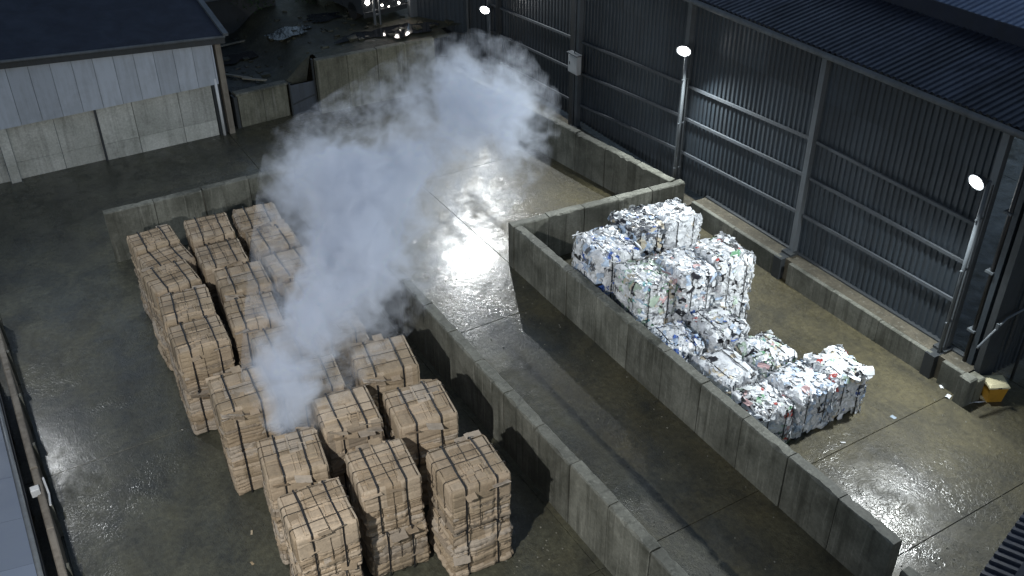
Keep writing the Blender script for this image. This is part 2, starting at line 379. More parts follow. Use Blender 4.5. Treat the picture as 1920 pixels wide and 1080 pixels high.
# far walls
lw = panel_wall('retaining_wall', 'low stained retaining wall with dark coping beside the pale shed corner', (7.95, 31.5), (9.75, 31.62), 1.15, .25, .9, 'wall2', seed=6)
MB().box(-.05, 1.84, -.05, .31, 1.15, 1.22, .02).obj('coping', 'wall', lw)
MB().box(-.14, -.02, -.02, .28, 0, 1.12).obj('end_post', 'steel_dark', lw)
panel_wall('retaining_wall', 'tall stained retaining wall right of the steel plate gate', (10.72, 31.15), (15.2, 31.0), 1.95, .28, 1.1, 'wall2', seed=7)
gt = thing('plate_gate', 'dark blue grey steel plate gate between two far retaining walls', 'gate', (9.82, 31.5, 0))
MB().box(0, .86, 0, .03, .04, 1.12).obj('gate_leaf', 'gate', gt)
MB().box(-.04, 0, -.03, .07, 0, 1.2).box(.86, .91, -.03, .07, 0, 1.9).box(0, .86, -.03, .05, 0, .04).obj('gate_frame', 'steel_dark', gt)
MB().beam((.02, -.02, .42), (.84, -.02, .62), .02, .04).obj('brace', 'steel_dark', gt)

# ---------------------------------------------------------------- kerb along shed
kw = thing('shed_kerb', 'pale upstand kerb with dirty ledge along the foot of the dark shed', 'kerb', (16.9, 18.5, 0))
rr = random.Random(9)
yy = 0.0; ks = [(0, -3.55), (-3.85, -8.3), (-8.6, -9.15)]
for (a, b) in ks:
    n = max(1, round((a - b) / 1.6))
    for k in range(n):
        y1 = a + (b - a) * k / n; y0 = a + (b - a) * (k + 1) / n
        MB().box(0, .12, y0 + .006, y1 - .006, 0, .62 + rr.uniform(-.01, .01), .02).obj('kerb_panel', 'wall', kw)
MB().box(.12, .66, -9.15, 0, 0, .60).obj('ledge', 'ledge', kw)
MB().box(.50, .64, -9.12, 0, .60, .66, .02).obj('sill', 'steel_dark', kw)
k2 = tag(MB().box(16.3, 17.44, 18.82, 31.0, 0, .30).obj('shed_footing', 'ledge'), 'dirty concrete strip between far bay wall and dark shed', 'kerb')

# ---------------------------------------------------------------- dark industrial shed
shed = thing('industrial_shed', 'big dark profiled metal shed with steel columns and slate roof', 'shed', (17.5, 9.9, 0))
OY = 9.9
def sheet_mesh(wd, z0, z1, ribs=6, dep=.035, sub=1):
    # corrugated sheet in local YZ, facing -X; width along +Y
    pr = []
    p = wd / ribs
    for k in range(ribs):
        pr += [(k * p, 0), (k * p + p * .38, 0), (k * p + p * .5, -dep), (k * p + p * .88, -dep)]
    pr.append((wd, 0))
    vs = []; fs = []
    for z in (z0, z1):
        vs += [(x, y, z) for y, x in pr]
    n = len(pr)
    for i in range(n - 1): fs.append((i, i + 1, n + i + 1, n + i))
    return vs, fs
def mk(v, name, mat):
    m = MB(); m.add(*v); return m.mesh(name, mat)
low = mk(sheet_mesh(1.0, .50, 4.86), 'wall_sheet', 'sheet'); up = mk(sheet_mesh(1.0, 4.80, 6.0), 'wall_sheet', 'sheet')
cols = [(10.2, .62), (15.0, .62), (19.8, .3), (25.0, .3), (30.8, .3)]
gz = {10.2: (3.70, 2.77, 1.80), 15.0: (3.78, 2.80, 1.75), 19.8: (3.56, 2.60, 1.55), 25.0: (3.25, 2.20, 1.12), 30.8: (2.90, 1.92, .86)}
for bi in range(4):
    ya, yb = cols[bi][0], cols[bi + 1][0]; n = 5; wd = (yb - ya) / n
    for k in range(n):
        for me, dx in ((low, 0), (up, -.012)):
            put('wall_sheet', me, shed, (dx - (.003 if k % 2 else 0), ya - OY + k * wd, 0), scale=(1, wd, 1))
    for q in range(3):
        MB().beam((-.10, ya - OY + .12, gz[ya][q]), (-.10, yb - OY - .12, gz[yb][q]), .055, .075).obj('girt', 'girt', shed)
# slanted far section
a = Vector((17.5, 30.8)); b = Vector((15.75, 33.7)); L = (b - a).length; ang = math.atan2(b.y - a.y, b.x - a.x) - math.pi / 2
for k in range(3):
    p = a + (b - a) * k / 3
    for me in (low, up):
        put('wall_sheet', me, shed, (p.x - 17.5, p.y - OY, -.3), (0, 0, ang), (1, L / 3, 1.05))
nrm = Vector(((b - a).y, -(b - a).x)).normalized() * -.08
for z0_, z1_ in ((1.73, 1.40), (.74, .40)):
    MB().beam((nrm.x, 20.9 + nrm.y, z0_), (b.x - 17.5 + nrm.x, b.y - OY + nrm.y, z1_), .07, .05).obj('girt', 'steel_dark', shed)
MB().box(b.x - 17.5 - .22, b.x - 17.5 + .10, b.y - OY - .1, b.y - OY + .12, 0, 6.1).obj('corner_post', 'steel', shed)
for y, z0 in cols:
    MB().box(-.20, -.045, y - OY - .075, y - OY + .075, z0, 5.88).obj('column', 'steel', shed)
    MB().box(-.36, -.06, y - OY - .16, y - OY + .16, z0 - .02, z0 + .05).obj('base_plate', 'steel_dark', shed)
for y in (15.0, 10.2):   # dark stub posts in the kerb notches under the columns
    MB().box(-.64, -.30, y - OY - .13, y - OY + .13, 0, .61).obj('stub_post', 'steel_dark', shed)
MB().box(-.24, -.07, 25.0 - OY + .13, 25.0 - OY + .35, .3, 5.88).obj('column', 'steel_dark', shed)
MB().box(-.16, -.05, 30.8 - OY + .3, 30.8 - OY + .42, .3, 5.88).box(-.2, -.05, 30.8 - OY - .75, 30.8 - OY - .6, .3, 5.88).obj('column', 'steel_dark', shed)
# roof: sheets run up the slope from the eave
def roof_mesh(wd, run, z0, z1, ribs=6, dep=.035):
    pr = []; p = wd / ribs
    for k in range(ribs):
        pr += [(k * p, 0), (k * p + p * .4, 0), (k * p + p * .5, dep), (k * p + p * .9, dep)]
    pr.append((wd, 0)); vs = [(x, y, z + d) for x, z in ((0, z0), (run, z1)) for y, d in pr]; n = len(pr)
    return vs, [(i, i + 1, n + i + 1, n + i) for i in range(n - 1)]
rme = mk(roof_mesh(1.0, 2.75, 6.06, 6.50), 'roof_sheet', 'roof')
rr = random.Random(3)
for k in range(26):
    put('roof_sheet', rme, shed, (-.25 + rr.uniform(-.012, .012), -.35 + k * 1.0, (.004 if k % 2 else 0)))
rm2 = mk(roof_mesh(1.0, 6.0, 6.86, 7.9), 'roof_sheet', 'roof_pale')
for k in range(26):
    put('roof_sheet', rm2, shed, (2.52, -.35 + k, (.004 if k % 2 else 0)))
MB().box(2.50, 2.56, -.35, 25.6, 6.47, 6.90).obj('ridge_fascia', 'felt', shed)
MB().box(-.02, 8.2, -.2, 25.4, 5.90, 6.02).obj('roof_deck', 'felt', shed)
MB().tube([(-.30, -.4, 5.98), (-.30, 12, 5.98), (-.30, 25.6, 5.98)], .075, 10).obj('gutter', 'steel', shed, smooth=True)
# near gable end and dark return
wsh = mk(sheet_mesh(1.0, .3, 6.0), 'wall_sheet', 'sheet')
for k in range(8):
    o = put('wall_sheet', wsh, shed, (.35 + k * .95 if k < 1 else .35 + k * .95, -.62, 0), (0, 0, -math.pi / 2), (1, .95, 1)); o.scale = (-1, .95, 1)
    if 1 <= k <= 7: o.location.z = 0
MB().box(-.22, .33, -.66, -.52, 0, 6.0).obj('corner_post', 'steel_dark', shed)
MB().box(-.18, -.02, -.42, -.30, .5, 6.0).obj('corner_post', 'sheet', shed)
MB().tube([(-.16, -.24, .4), (-.16, -.24, 5.9)], .05, 8).obj('downpipe', 'black', shed, smooth=True)
MB().tube([(.45, -.72, .9), (.45, -.72, 5.8)], .03, 6).obj('conduit', 'steel_dark', shed)
for z in (1.4, 2.9, 4.3): MB().box(-.24, -.08, -.3, -.12, z, z + .05).obj('pipe_bracket', 'steel', shed)
MB().box(1.9, 3.6, -.74, -.68, 1.9, 5.0).obj('pale_panel', 'blue_sheet', shed)
# concrete blocks around the corner
bl = thing('corner_blocks', 'two grey concrete blocks at the foot of the near shed corner', 'blocks', (16.68, 9.00, 0))
MB().box(0, .26, .02, .30, 0, .72, .03).obj('block', 'wall', bl); MB().box(.28, .52, 0, .30, 0, .64, .03).obj('block', 'wall2', bl)
bar = thing('vehicle_barrier', 'thin grey barrier pole slanting up beside the near shed corner', 'barrier', (17.2, 9.12, 0))
MB().tube([(-.5, 0, 1.55), (.3, .02, 2.0), (1.3, 0, 2.10)], .028, 8).obj('pole', 'steel', bar, smooth=True)
MB().tube([(1.28, 0, 0), (1.28, 0, 2.2)], .035, 8).obj('post', 'steel_dark', bar, smooth=True)
MB().box(-.02, .03, -.03, .03, 1.84, 1.98).obj('clip', 'steel', bar)

# junction box on column
jb = thing('junction_box', 'white electrical box fixed to the shed column left of the middle lamp', 'box', (17.2, 24.9, 2.6))
MB().box(-.14, .02, -.26, .24, -.32, .30, .02).obj('enclosure', 'white', jb)
MB().box(-.16, -.141, -.22, .20, -.26, .24).obj('door', 'white', jb)
MB().box(-.17, -.16, .12, .15, -.06, .04).obj('latch', 'black', jb)
MB().box(-.19, .03, -.30, .28, .30, .33).obj('rain_hood', 'steel', jb)
MB().tube([(-.07, 0, -.32), (-.07, 0, -2.2)], .02, 6).tube([(-.07, 0, .33), (-.07, 0, 3.0)], .02, 6).obj('conduit', 'steel', jb)

# ---------------------------------------------------------------- floodlights
def flood(f):
    ph, bz = f[1], f[2]
    o = thing('flood_light', f[8], 'lamp', (f[0][0], f[0][1], 0), 0, 'floodlights round the yard')
    MB().tube([(0, 0, bz), (0, 0, ph)], .045, 10).obj('pole', 'steel', o, smooth=True)
    MB().tube([(.09, -.05, bz), (.09, -.05, ph - .1)], .018, 6).obj('conduit', 'steel_dark', o)
    for z in (bz + .8, (ph + bz) / 2, ph - .9):
        MB().box(-.08, .18, -.02, .02, z, z + .03).obj('clamp', 'steel', o)
    c, d, _ = flood_pose(f); c = c - Vector((f[0][0], f[0][1], 0))
    MB().beam((0, 0, ph - .02), tuple(c - d * .06), .05, .04).obj('arm', 'steel_dark', o)
    hm = MB(); n = 16
    def ring(rx, ry, z): return [(rx * math.cos(k * 2 * math.pi / n), ry * math.sin(k * 2 * math.pi / n), z) for k in range(n)]
    def loft(rs): 
        m = MB(); vs = [p for q in rs for p in q]; fs = [(i * n + k, i * n + (k + 1) % n, (i + 1) * n + (k + 1) % n, (i + 1) * n + k) for i in range(len(rs) - 1) for k in range(n)]
        fs.append(tuple((len(rs) - 1) * n + k for k in range(n))); return m.add(vs, fs)
    hm = loft([ring(.20, .155, -.07), ring(.205, .16, -.05), ring(.19, .145, 0), ring(.12, .09, .07), ring(.08, .06, .09)])
    for k in range(5): hm.box(-.10 + k * .045, -.09 + k * .045, -.07, .07, .07, .12)
    head = hm.obj('housing', 'steel_dark', o, loc=tuple(c)); head.rotation_euler = d.to_track_quat('-Z', 'Y').to_euler()
    loft([ring(.165, .125, -.062), ring(.15, .11, -.085), ring(.11, .08, -.105), ring(.04, .03, -.112)]).obj('lens', 'lens', head)
    return o
for f in FLOODS: flood(f)

# ---------------------------------------------------------------- pale shed top left
ps = thing('pale_shed', 'pale clad shed with dark roof in the top left corner', 'shed', (0, 31.25, 0), math.radians(.6))
rr = random.Random(12)
x = -6.0; cuts = [-6.0, -4.4, -2.8, -1.2, .55, .85, 2.2, 3.45, 4.55, 6.0, 7.12]
for i in range(len(cuts) - 1):
    a_, b_ = cuts[i], cuts[i + 1]
    off = .10 if a_ < 3.4 else 0.0
    if a_ == .55: off = -.10
    MB().box(a_ + .008, b_ - .008, off, .22, 0, .55).obj('base_panel', 'pale', ps)
    MB().box(a_ + .008, b_ - .008, off + rr.uniform(-.004, .004), .22, .558, 2.1).obj('concrete_panel', 'pale', ps)
MB().box(3.40, 3.46, -.03, .12, 0, 2.0).obj('cover_strip', 'steel_dark', ps)
k = 0; x = -5.9
while x < 7.3:
    w_ = .60; xe = min(x + w_, 7.36)
    MB().box(x + .006, xe - .006, -.13 + rr.uniform(-.004, .004), -.07, 1.78 + .03 * (x / 7), 3.12).obj('cladding_board', 'cladding', ps); x += w_
MB().box(-6, 7.38, -.05, .2, 2.08, 3.1).obj('frame_beam', 'steel_dark', ps)
MB().box(7.14, 7.36, -.04, .2, 0, 3.1).obj('corner_post', 'steel_dark', ps)
MB().tube([(7.26, -.10, 0), (7.26, -.10, 2.0)], .05, 8).obj('downpipe', 'white', ps, smooth=True)
MB().box(7.44, 7.62, -.14, .1, 0, 3.1).obj('gable_post', 'timber', ps)
MB().box(-6, 7.75, -.30, -.16, 3.16, 3.42).obj('fascia', 'steel_dark', ps)
MB().tube([(-6, -.36, 3.40), (7.75, -.36, 3.40)], .05, 8).obj('gutter', 'steel', ps, smooth=True)
MB().add([(-6, -.30, 3.44), (7.70, -.30, 3.44), (7.70, 7.5, 4.85), (-6, 7.5, 4.85), (-6, -.30, 3.36), (7.70, -.30, 3.36), (7.70, 7.5, 4.77), (-6, 7.5, 4.77)],
         [(0, 1, 2, 3), (7, 6, 5, 4), (0, 4, 5, 1), (1, 5, 6, 2), (2, 6, 7, 3), (3, 7, 4, 0)]).obj('roof', 'felt', ps)
MB().beam((7.78, -.40, 3.47), (7.78, 7.5, 4.90), .17, .10).obj('verge_trim', 'steel', ps)
MB().box(7.38, 7.43, .1, 9, 0, 3.3).obj('gable_wall', 'steel_dark', ps)
for o in list(ps.children):
    for v_ in o.data.vertices:
        if v_.co.z > 2.6: v_.co.z += (7.7 - v_.co.x) * .072
# distant low roof
fr = thing('distant_shed', 'low dark blue shed roof beyond the pale shed', 'shed', (8.6, 37.2, 1.1), .05)
MB().box(.1, 3.0, .2, 3.0, 0, 1.6).obj('wall', 'steel_dark', fr)
MB().add([(0, 0, 1.6), (3.1, 0, 1.6), (3.1, 3.2, 2.3), (0, 3.2, 2.3), (0, 0, 1.53), (3.1, 0, 1.53), (3.1, 3.2, 2.23), (0, 3.2, 2.23)],
         [(0, 1, 2, 3), (7, 6, 5, 4), (0, 4, 5, 1), (1, 5, 6, 2), (2, 6, 7, 3), (3, 7, 4, 0)]).obj('roof', 'felt', fr)
MB().beam((-.02, -.03, 1.6), (3.12, -.03, 1.6), .05, .06).obj('fascia', 'steel', fr)

# ---------------------------------------------------------------- left edge lean-to, kerb, box
lt = thing('lean_to', 'low lean-to with pale blue sheet roof at the lower left edge', 'lean-to', (-1.12, 11.0, 0))
for k in range(9):
    y = k * 1.15
    MB().add([(-.06, y + .004, 1.50), (-.06, y + 1.146, 1.50), (-4.0, y + 1.146, 2.2), (-4.0, y + .004, 2.2), (-.06, y + .004, 1.47), (-.06, y + 1.146, 1.47), (-4.0, y + 1.146, 2.17), (-4.0, y + .004, 2.17)],
             [(0, 1, 2, 3), (7, 6, 5, 4), (0, 4, 5, 1), (1, 5, 6, 2), (2, 6, 7, 3), (3, 7, 4, 0)]).obj('roof_sheet', 'blue_sheet', lt)
MB().tube([(-.02, 0, 1.44), (-.02, 10.3, 1.44)], .05, 8).obj('gutter', 'steel', lt, smooth=True)
MB().tube([(.03, 0, 1.30), (.04, 10.3, 1.28)], .02, 6).obj('conduit', 'black', lt)
for k in range(5):
    MB().box(-.1, -.02, .2 + k * 2.45, .3 + k * 2.45, 0, 1.4).obj('post', 'steel', lt)
    MB().beam((-.02, .3 + k * 2.45, .1), (-.02, 1.5 + k * 2.45, 1.2), .04, .05, (1, 0, 0)).obj('brace', 'steel', lt)
MB().box(-.16, -.11, 0, 10.3, 0, 1.40).obj('wall', 'timber', lt)
kb = thing('yard_barrier', 'weathered concrete and timber barrier wall along the left yard edge', 'wall', (-.92, 11.0, 0))
for k in range(7):
    MB().box(0, .13, k * 1.75 + .008, k * 1.75 + 1.742, 0, 1.02 + rr.uniform(-.02, .02), .02).obj('barrier_panel', 'timber', kb)
    MB().box(.131, .19, k * 1.75 + .8, k * 1.75 + .9, 0, .9).obj('buttress', 'wall', kb)
MB().tube([(.17, 4.1, 1.00), (.19, 4.5, .92), (.17, 4.9, 1.00)], .02, 6).obj('cable', 'white', kb)
eb = thing('meter_box', 'small pale box fixed on top of the left yard barrier', 'box', (-.98, 15.55, .94))
MB().box(-.02, .13, -.07, .07, .03, .19, .01).obj('enclosure', 'white', eb); MB().box(0, .11, -.085, -.071, .05, .17).obj('lid', 'white', eb)
ep = thing('barrier_end_post', 'white painted post at the far end of the left yard barrier', 'post', (-.86, 23.15, 0))
MB().box(-.08, .08, -.5, .14, 0, 1.25, .02).obj('post', 'white', ep); MB().box(-.10, .10, -.52, .16, 1.25, 1.29).obj('cap', 'steel', ep)

# ---------------------------------------------------------------- near right canopy edge
cn = thing('canopy_roof', 'dark blue corrugated canopy roof edge in the lower right corner', 'roof', (10.25, 4.58, 3.0), math.atan2(.44, 1.6))
rib = MB(); pr = []
for k in range(24):
    p = .16; pr += [(k * p, 0), (k * p + .06, 0), (k * p + .08, .035), (k * p + .14, .035)]
rib.add([(x, y, z + d) for y, z in ((0, 0), (-3.2, .5)) for x, d in pr], [(i, i + 1, len(pr) + i + 1, len(pr) + i) for i in range(len(pr) - 1)])
rib.obj('roof_sheet', 'roof', cn)
MB().box(0, 3.9, -.05, -.02, -.16, -.02).obj('fascia', 'steel_dark', cn)
MB().beam((-.02, -.42, .12), (3.9, -.42, .12), .09, .05).obj('flashing', 'felt', cn)
for x in (.3, 3.5): MB().box(x, x + .1, -2.6, -2.5, -3.0, .36).obj('post', 'steel_dark', cn)

# ---------------------------------------------------------------- grit bin and litter
bn = thing('grit_bin', 'yellow grit bin with cream lid behind the near shed corner', 'bin', (17.50, 8.92, 0), math.radians(-28))
m = MB(); m.add([(-.2, -.18, 0), (.2, -.18, 0), (.2, .18, 0), (-.2, .18, 0), (-.26, -.23, .42), (.26, -.23, .42), (.26, .23, .42), (-.26, .23, .42)],
                [(0, 3, 2, 1), (0, 1, 5, 4), (1, 2, 6, 5), (2, 3, 7, 6), (3, 0, 4, 7), (4, 5, 6, 7)]).obj('tub', 'yellow', bn)
m = MB(); m.add([(-.28, -.25, .42), (.28, -.25, .42), (.28, .25, .42), (-.28, .25, .42), (-.28, -.25, .46), (.28, -.25, .46), (.28, .25, .50), (-.28, .25, .50), (-.2, -.16, .51), (.2, -.16, .51), (.2, .17, .54), (-.2, .17, .54)],
                [(0, 3, 2, 1), (0, 1, 5, 4), (1, 2, 6, 5), (2, 3, 7, 6), (3, 0, 4, 7), (4, 5, 9, 8), (5, 6, 10, 9), (6, 7, 11, 10), (7, 4, 8, 11), (8, 9, 10, 11)]).obj('lid', 'cream', bn)
MB().box(-.05, .05, -.262, -.25, .43, .46).obj('handle', 'black', bn); bn.scale = (.8, .8, .95)
def scrap(name, label, x, y, rz, sx, sy, mat, cat='litter', grp=None):
    m = MB(); vs = []; rq = random.Random(int(x * 100))
    for j in range(3):
        for i in range(4): vs.append(((i / 3 - .5) * sx, (j / 2 - .5) * sy, .006 + abs(rq.gauss(0, .018))))
    m.add(vs, [(j * 4 + i, j * 4 + i + 1, j * 4 + i + 5, j * 4 + i + 4) for j in range(2) for i in range(3)])
    o = m.obj(name, mat, loc=(x, y, .004)); o.rotation_euler.z = rz; md = o.modifiers.new('t', 'SOLIDIFY'); md.thickness = .004
    return tag(o, label, cat, grp)
scrap('board_offcut', 'pale strip of board lying on the floor by the yellow bin', 17.05, 8.98, -.4, .42, .05, 'white')
scrap('crumpled_bag', 'crumpled pale scrap just left of the pale strip of board', 16.72, 9.42, .3, .16, .10, 'white')
scrap('crumpled_bag', 'small crumpled scrap against the corner post of the dark shed', 16.86, 9.72, 1.0, .10, .07, 'white')
BRL = ((.36, .28, .18), (.42, .35, .25), (.30, .24, .16))
gm = MB(); rq = random.Random(77)
for k in range(520):
    z_ = rq.random()
    if z_ < .35: x, y = rq.uniform(11.8, 16.8), rq.uniform(5.5, 9.6)
    elif z_ < .7: x, y = rq.uniform(2, 7.3), rq.uniform(9.8, 10.9)
    else: x, y = rq.uniform(7.9, 11.1), rq.uniform(6, 22)
    s = rq.uniform(.006, .022)
    gm.add([(x - s, y - s, 0), (x + s, y - s * .6, 0), (x + s * .7, y + s, 0), (x - s * .5, y + s, 0), (x, y, s * 1.1)], [(0, 1, 4), (1, 2, 4), (2, 3, 4), (3, 0, 4)])
lm = MB(); lm.c = []
for k in range(112):
    if k < 90: x, y = rq.uniform(2.0, 7.2), rq.uniform(10.2, 24); c = BRL[k % 3]
    else: x, y = rq.uniform(11.7, 15.2), rq.uniform(9.5, 17.5); c = (.7, .71, .72) if k % 3 else (.3, .36, .42)
    if k % 6 == 0: x, y = rq.uniform(1.5, 7.2), rq.uniform(9.0, 10.6)
    a = rq.uniform(0, 3.1); L = rq.uniform(.02, .07); W = rq.uniform(.01, .05); ca, sa = math.cos(a), math.sin(a)
    pts_ = [(-L, -W, .004), (L, -W, .012), (L, W, .004 + rq.random() * .03), (-L, W, .010)]
    lm.add([(x + px * ca - py * sa, y + px * sa + py * ca, pz + .002) for px, py, pz in pts_], [(0, 1, 2, 3)]); lm.c.append(c)
lme = bpy.data.meshes.new('litter'); lme.from_pydata(lm.v, [], lm.f); lme.materials.append(M['card']); colour(lme, lm.c)
tag(put('loose_litter', lme), 'torn bits of card and film lying round the bale stacks', 'litter', kind='stuff')
gr = gm.obj('loose_grit', 'cap'); tag(gr, 'loose grit and crumbs scattered over the yard floor', 'grit', kind='stuff')

# ---------------------------------------------------------------- cardboard bales
BR = np.array([0.86, 0.88, 0.98]) * np.array([(0.40, 0.31, 0.20), (0.35, 0.27, 0.168), (0.43, 0.34, 0.225), (0.31, 0.235, 0.145), (0.39, 0.325, 0.235), (0.27, 0.215, 0.145)])
def bale_body(seed, sx=1.02, sy=1.06, sz=1.08, n=60, layers=8, shell=False):
    rng = np.random.default_rng(seed); rr = random.Random(seed)
    heights = np.cumsum(rng.uniform(.6, 1.5, layers)); heights = np.concatenate([[0], heights / heights[-1]])
    if shell: heights = np.array([0, .09, .17, .25, .34, .42, .50, .56, 1.0])
    offs = rng.normal(0, .017, layers + 2); tone = rng.integers(0, 6, layers + 2)
    slop = rng.normal(0, .035, (layers + 1, 4))
    rects = []
    for _ in range(6):
        cx, cy = rr.uniform(.05, .95), rr.uniform(.05, .95); a, b = rr.uniform(.12, .4), rr.uniform(.1, .3)
        rects.append((cx - a, cx + a, cy - b, cy + b, rr.uniform(.004, .02), rr.randrange(6), rr.uniform(-.06, .06)))
    def layer(z, t, side):
        for k in range(layers):
            edge = heights[k + 1] + slop[k, side] * math.sin(t * 4 + side + k * 1.7) * .7 + .012 * noise.noise(Vector((t * 9, side * 5., k)))
            if z < edge: return k, edge - z
        return layers - 1, 1
    vs = []; fs = []; fc = []
    def side_pt(side, t, z):
        # t along side 0..1, z 0..1 ; outward displacement
        k, de = layer(z, t, side)
        lo = heights[k]
        d = offs[k] + .012 * noise.noise(Vector((t * 4, side * 7. + seed, z * 4))) + .004 * noise.noise(Vector((t * 17, k * 3. + side, z * 3)))
        if shell and k == layers - 1:
            fo = noise.noise(Vector((t * 1.3 + seed, z * 13, side * 3.)))
            d = .006 + .020 * math.sin(math.pi * min(1, z)) + .010 * noise.noise(Vector((t * 3, z * 4, side + seed * 2.))) - .012 * max(0, fo - .18) * 3 + (.012 if z > .80 + .05 * math.sin(t * 3 + seed) else 0)
            for sp in (.27, .73):
                if side in (0, 2): d -= .018 * max(0, 1 - abs(t - sp) / .04)
            if z - lo < .012: d -= .02
            return d, k
        pk = noise.cell(Vector((t * 3.1 + k * .7, k * 1.3, side + seed))); d += .004 * pk - .006
        gap = min(abs(de), abs(z - lo))
        ht_ = max(.02, heights[k + 1] - lo); loc_ = min(1, max(0, (z - lo) / ht_)); ec = max(0, 1 - min(t, 1 - t) / .22)
        d += (.030 if side in (1, 3) else .006 + .03 * ec) * math.sin(math.pi * loc_) - .008
        d -= (.040 if side in (1, 3) else .018 + .03 * ec) * max(0, 1 - gap / .016) * (.35 + .65 * ((k * 7 + side) % 3) / 2)
        d -= .010 * max(0, noise.noise(Vector((t * 1.6, z * 30, seed + side * 9.))) - .12) * 3.5
        d -= .05 * max(0, 1 - z / .035)
        d += .022 * noise.noise(Vector((t * 11, k * 5. + side, seed))) * (1 if k % 3 == 0 else .2)
        d += .030 * math.sin(math.pi * z) * math.sin(math.pi * min(1, max(0, t)))
        for sp in (.27, .73):
            if side in (0, 2): d -= .028 * max(0, 1 - abs(t - sp) / .06)
        return d, k
    corner = .055
    for side in range(4):
        base = len(vs)
        for j in range(n + 1):
            z = j / n
            for i in range(n + 1):
                t = i / n; d, k = side_pt(side, t, z)
                e = min(t, 1 - t); rc = corner + .02 * math.sin(k * 2.3 + side)
                if e < rc / 1.0: d -= rc * (1 - math.sqrt(max(0, 1 - (1 - e / rc) ** 2))) * 0.9
                ez = 1 - z
                if ez < .05: d -= .045 * (1 - math.sqrt(max(0, 1 - (1 - ez / .05) ** 2)))
                if i in (0, n): d = -rc * .75
                if side == 0: p = ((t - .5) * sx, -sy / 2 - d)
                elif side == 1: p = (sx / 2 + d, (t - .5) * sy)
                elif side == 2: p = ((.5 - t) * sx, sy / 2 + d)
                else: p = (-sx / 2 - d, (.5 - t) * sy)
                # pull the ends so neighbouring sides meet
                if i in (0, n):
                    cx = math.copysign(sx / 2 - rc * .30, p[0]); cy = math.copysign(sy / 2 - rc * .30, p[1]); p = (cx, cy)
                vs.append((p[0], p[1], z * sz))
        for j in range(n):
            for i in range(n):
                a = base + j * (n + 1) + i; fs.append((a, a + 1, a + n + 2, a + n + 1))
                k, _ = layer((j + .5) / n, (i + .5) / n, side)
                c = BR[(tone[k] + (1 if noise.noise(Vector((i / n * 3, k * 2.1, side * 4. + seed))) > .25 else 0)) % 6]
                fc.append(c * rng.uniform(.93, 1.05))
    base = len(vs)
    for j in range(n + 1):
        for i in range(n + 1):
            x, y = i / n, j / n
            h = .014 * noise.noise(Vector((x * 2.2, y * 2.2, seed))) + .0015 * noise.noise(Vector((x * 14, y * 9, seed))) - .012 * max(0, noise.noise(Vector((x * .8, y * 12, seed + 3.))) - .27) * 2.5
            for (a, b, c, d, e, _, sk) in rects:
                q_ = x + sk * y
                if a < q_ < b and c < y < d:
                    h += e
                    if min(q_ - a, b - q_, y - c, d - y) < .012: h += .009
                elif a - .017 < q_ < b + .017 and c - .017 < y < d + .017: h -= .008
            for sp in (.27, .73): h -= .020 * max(0, 1 - abs(x - sp) / .045)
            for sp in (.3, .68): h -= .010 * max(0, 1 - abs(y - sp) / .03)
            e = min(x, 1 - x, y, 1 - y)
            h -= .035 * max(0, 1 - e / .06) ** 2
            X = (x - .5) * (sx - .03); Y = (y - .5) * (sy - .03)
            if e == 0: X = (x - .5) * (sx - .085); Y = (y - .5) * (sy - .085); h = -.004
            vs.append((X, Y, sz + h))
    for j in range(n):
        for i in range(n):
            a = base + j * (n + 1) + i; fs.append((a, a + 1, a + n + 2, a + n + 1))
            x, y = (i + .5) / n, (j + .5) / n; c = BR[(tone[-1]) % 3 if True else 0] * 1.0
            for (ra, rb, rc_, rd, e, q, sk) in rects:
                if ra < x + sk * y < rb and rc_ < y < rd: c = BR[q % 5]
            fc.append(c * rng.uniform(.96, 1.04))
    # bottom
    k = len(vs); q = .47
    vs += [(-sx * q, -sy * q, .0), (sx * q, -sy * q, 0), (sx * q, sy * q, 0), (-sx * q, sy * q, 0)]; fs.append((k, k + 3, k + 2, k + 1)); fc.append(BR[0])
    me = bpy.data.meshes.new('bale_body'); me.from_pydata(vs, [], fs); me.update(); me.materials.append(M['card']); colour(me, fc)
    return me
def ribbon(path, wdt, axis, th=.006):
    """closed ribbon along path (list of points), width along axis"""
    ax = Vector(axis) * wdt / 2; m = MB(); n = len(path); cen = sum((Vector(p) for p in path), Vector()) / n
    vs = []
    for p in path:
        p = Vector(p); o = (p - cen); o -= o.dot(Vector(axis)) * Vector(axis); o = o.normalized() * th
        vs += [p - ax, p + ax, p + ax + o, p - ax + o]
    fs = []
    for i in range(n):
        j = (i + 1) % n
        for q in range(4): fs.append((i * 4 + q, i * 4 + (q + 1) % 4, j * 4 + (q + 1) % 4, j * 4 + q))
    return m.add(vs, fs)
def loop_path(hw, sz, vert_plane, pos, rnd, lean=0.0, b=.0):
    # rounded rectangle in plane; vert_plane 'y' loops around y-z at x=pos, 'x' around x-z at y=pos
    c = .05; P = []
    corners = [(hw - c, c, -90), (hw - c, sz - c, 0), (-hw + c, sz - c, 90), (-hw + c, c, 180)]
    for (cx, cz, a0) in corners:
        for k in range(4):
            a = math.radians(a0 + k * 30); P.append((cx + c * math.cos(a), cz + c * math.sin(a)))
    out = []
    m = len(P)
    for i in range(m):
        q0 = P[i]; q1 = P[(i + 1) % m]; d = math.hypot(q1[0] - q0[0], q1[1] - q0[1]); nn = max(1, int(d / .09))
        for k in range(nn):
            f = k / nn; s = q0[0] + (q1[0] - q0[0]) * f; z = q0[1] + (q1[1] - q0[1]) * f
            wob = .012 * noise.noise(Vector((s * 3, z * 3, pos * 9 + rnd))) + lean * (s / hw)
            out.append((pos + wob, s, z) if vert_plane == 'y' else (s, pos + wob, z))
    return out
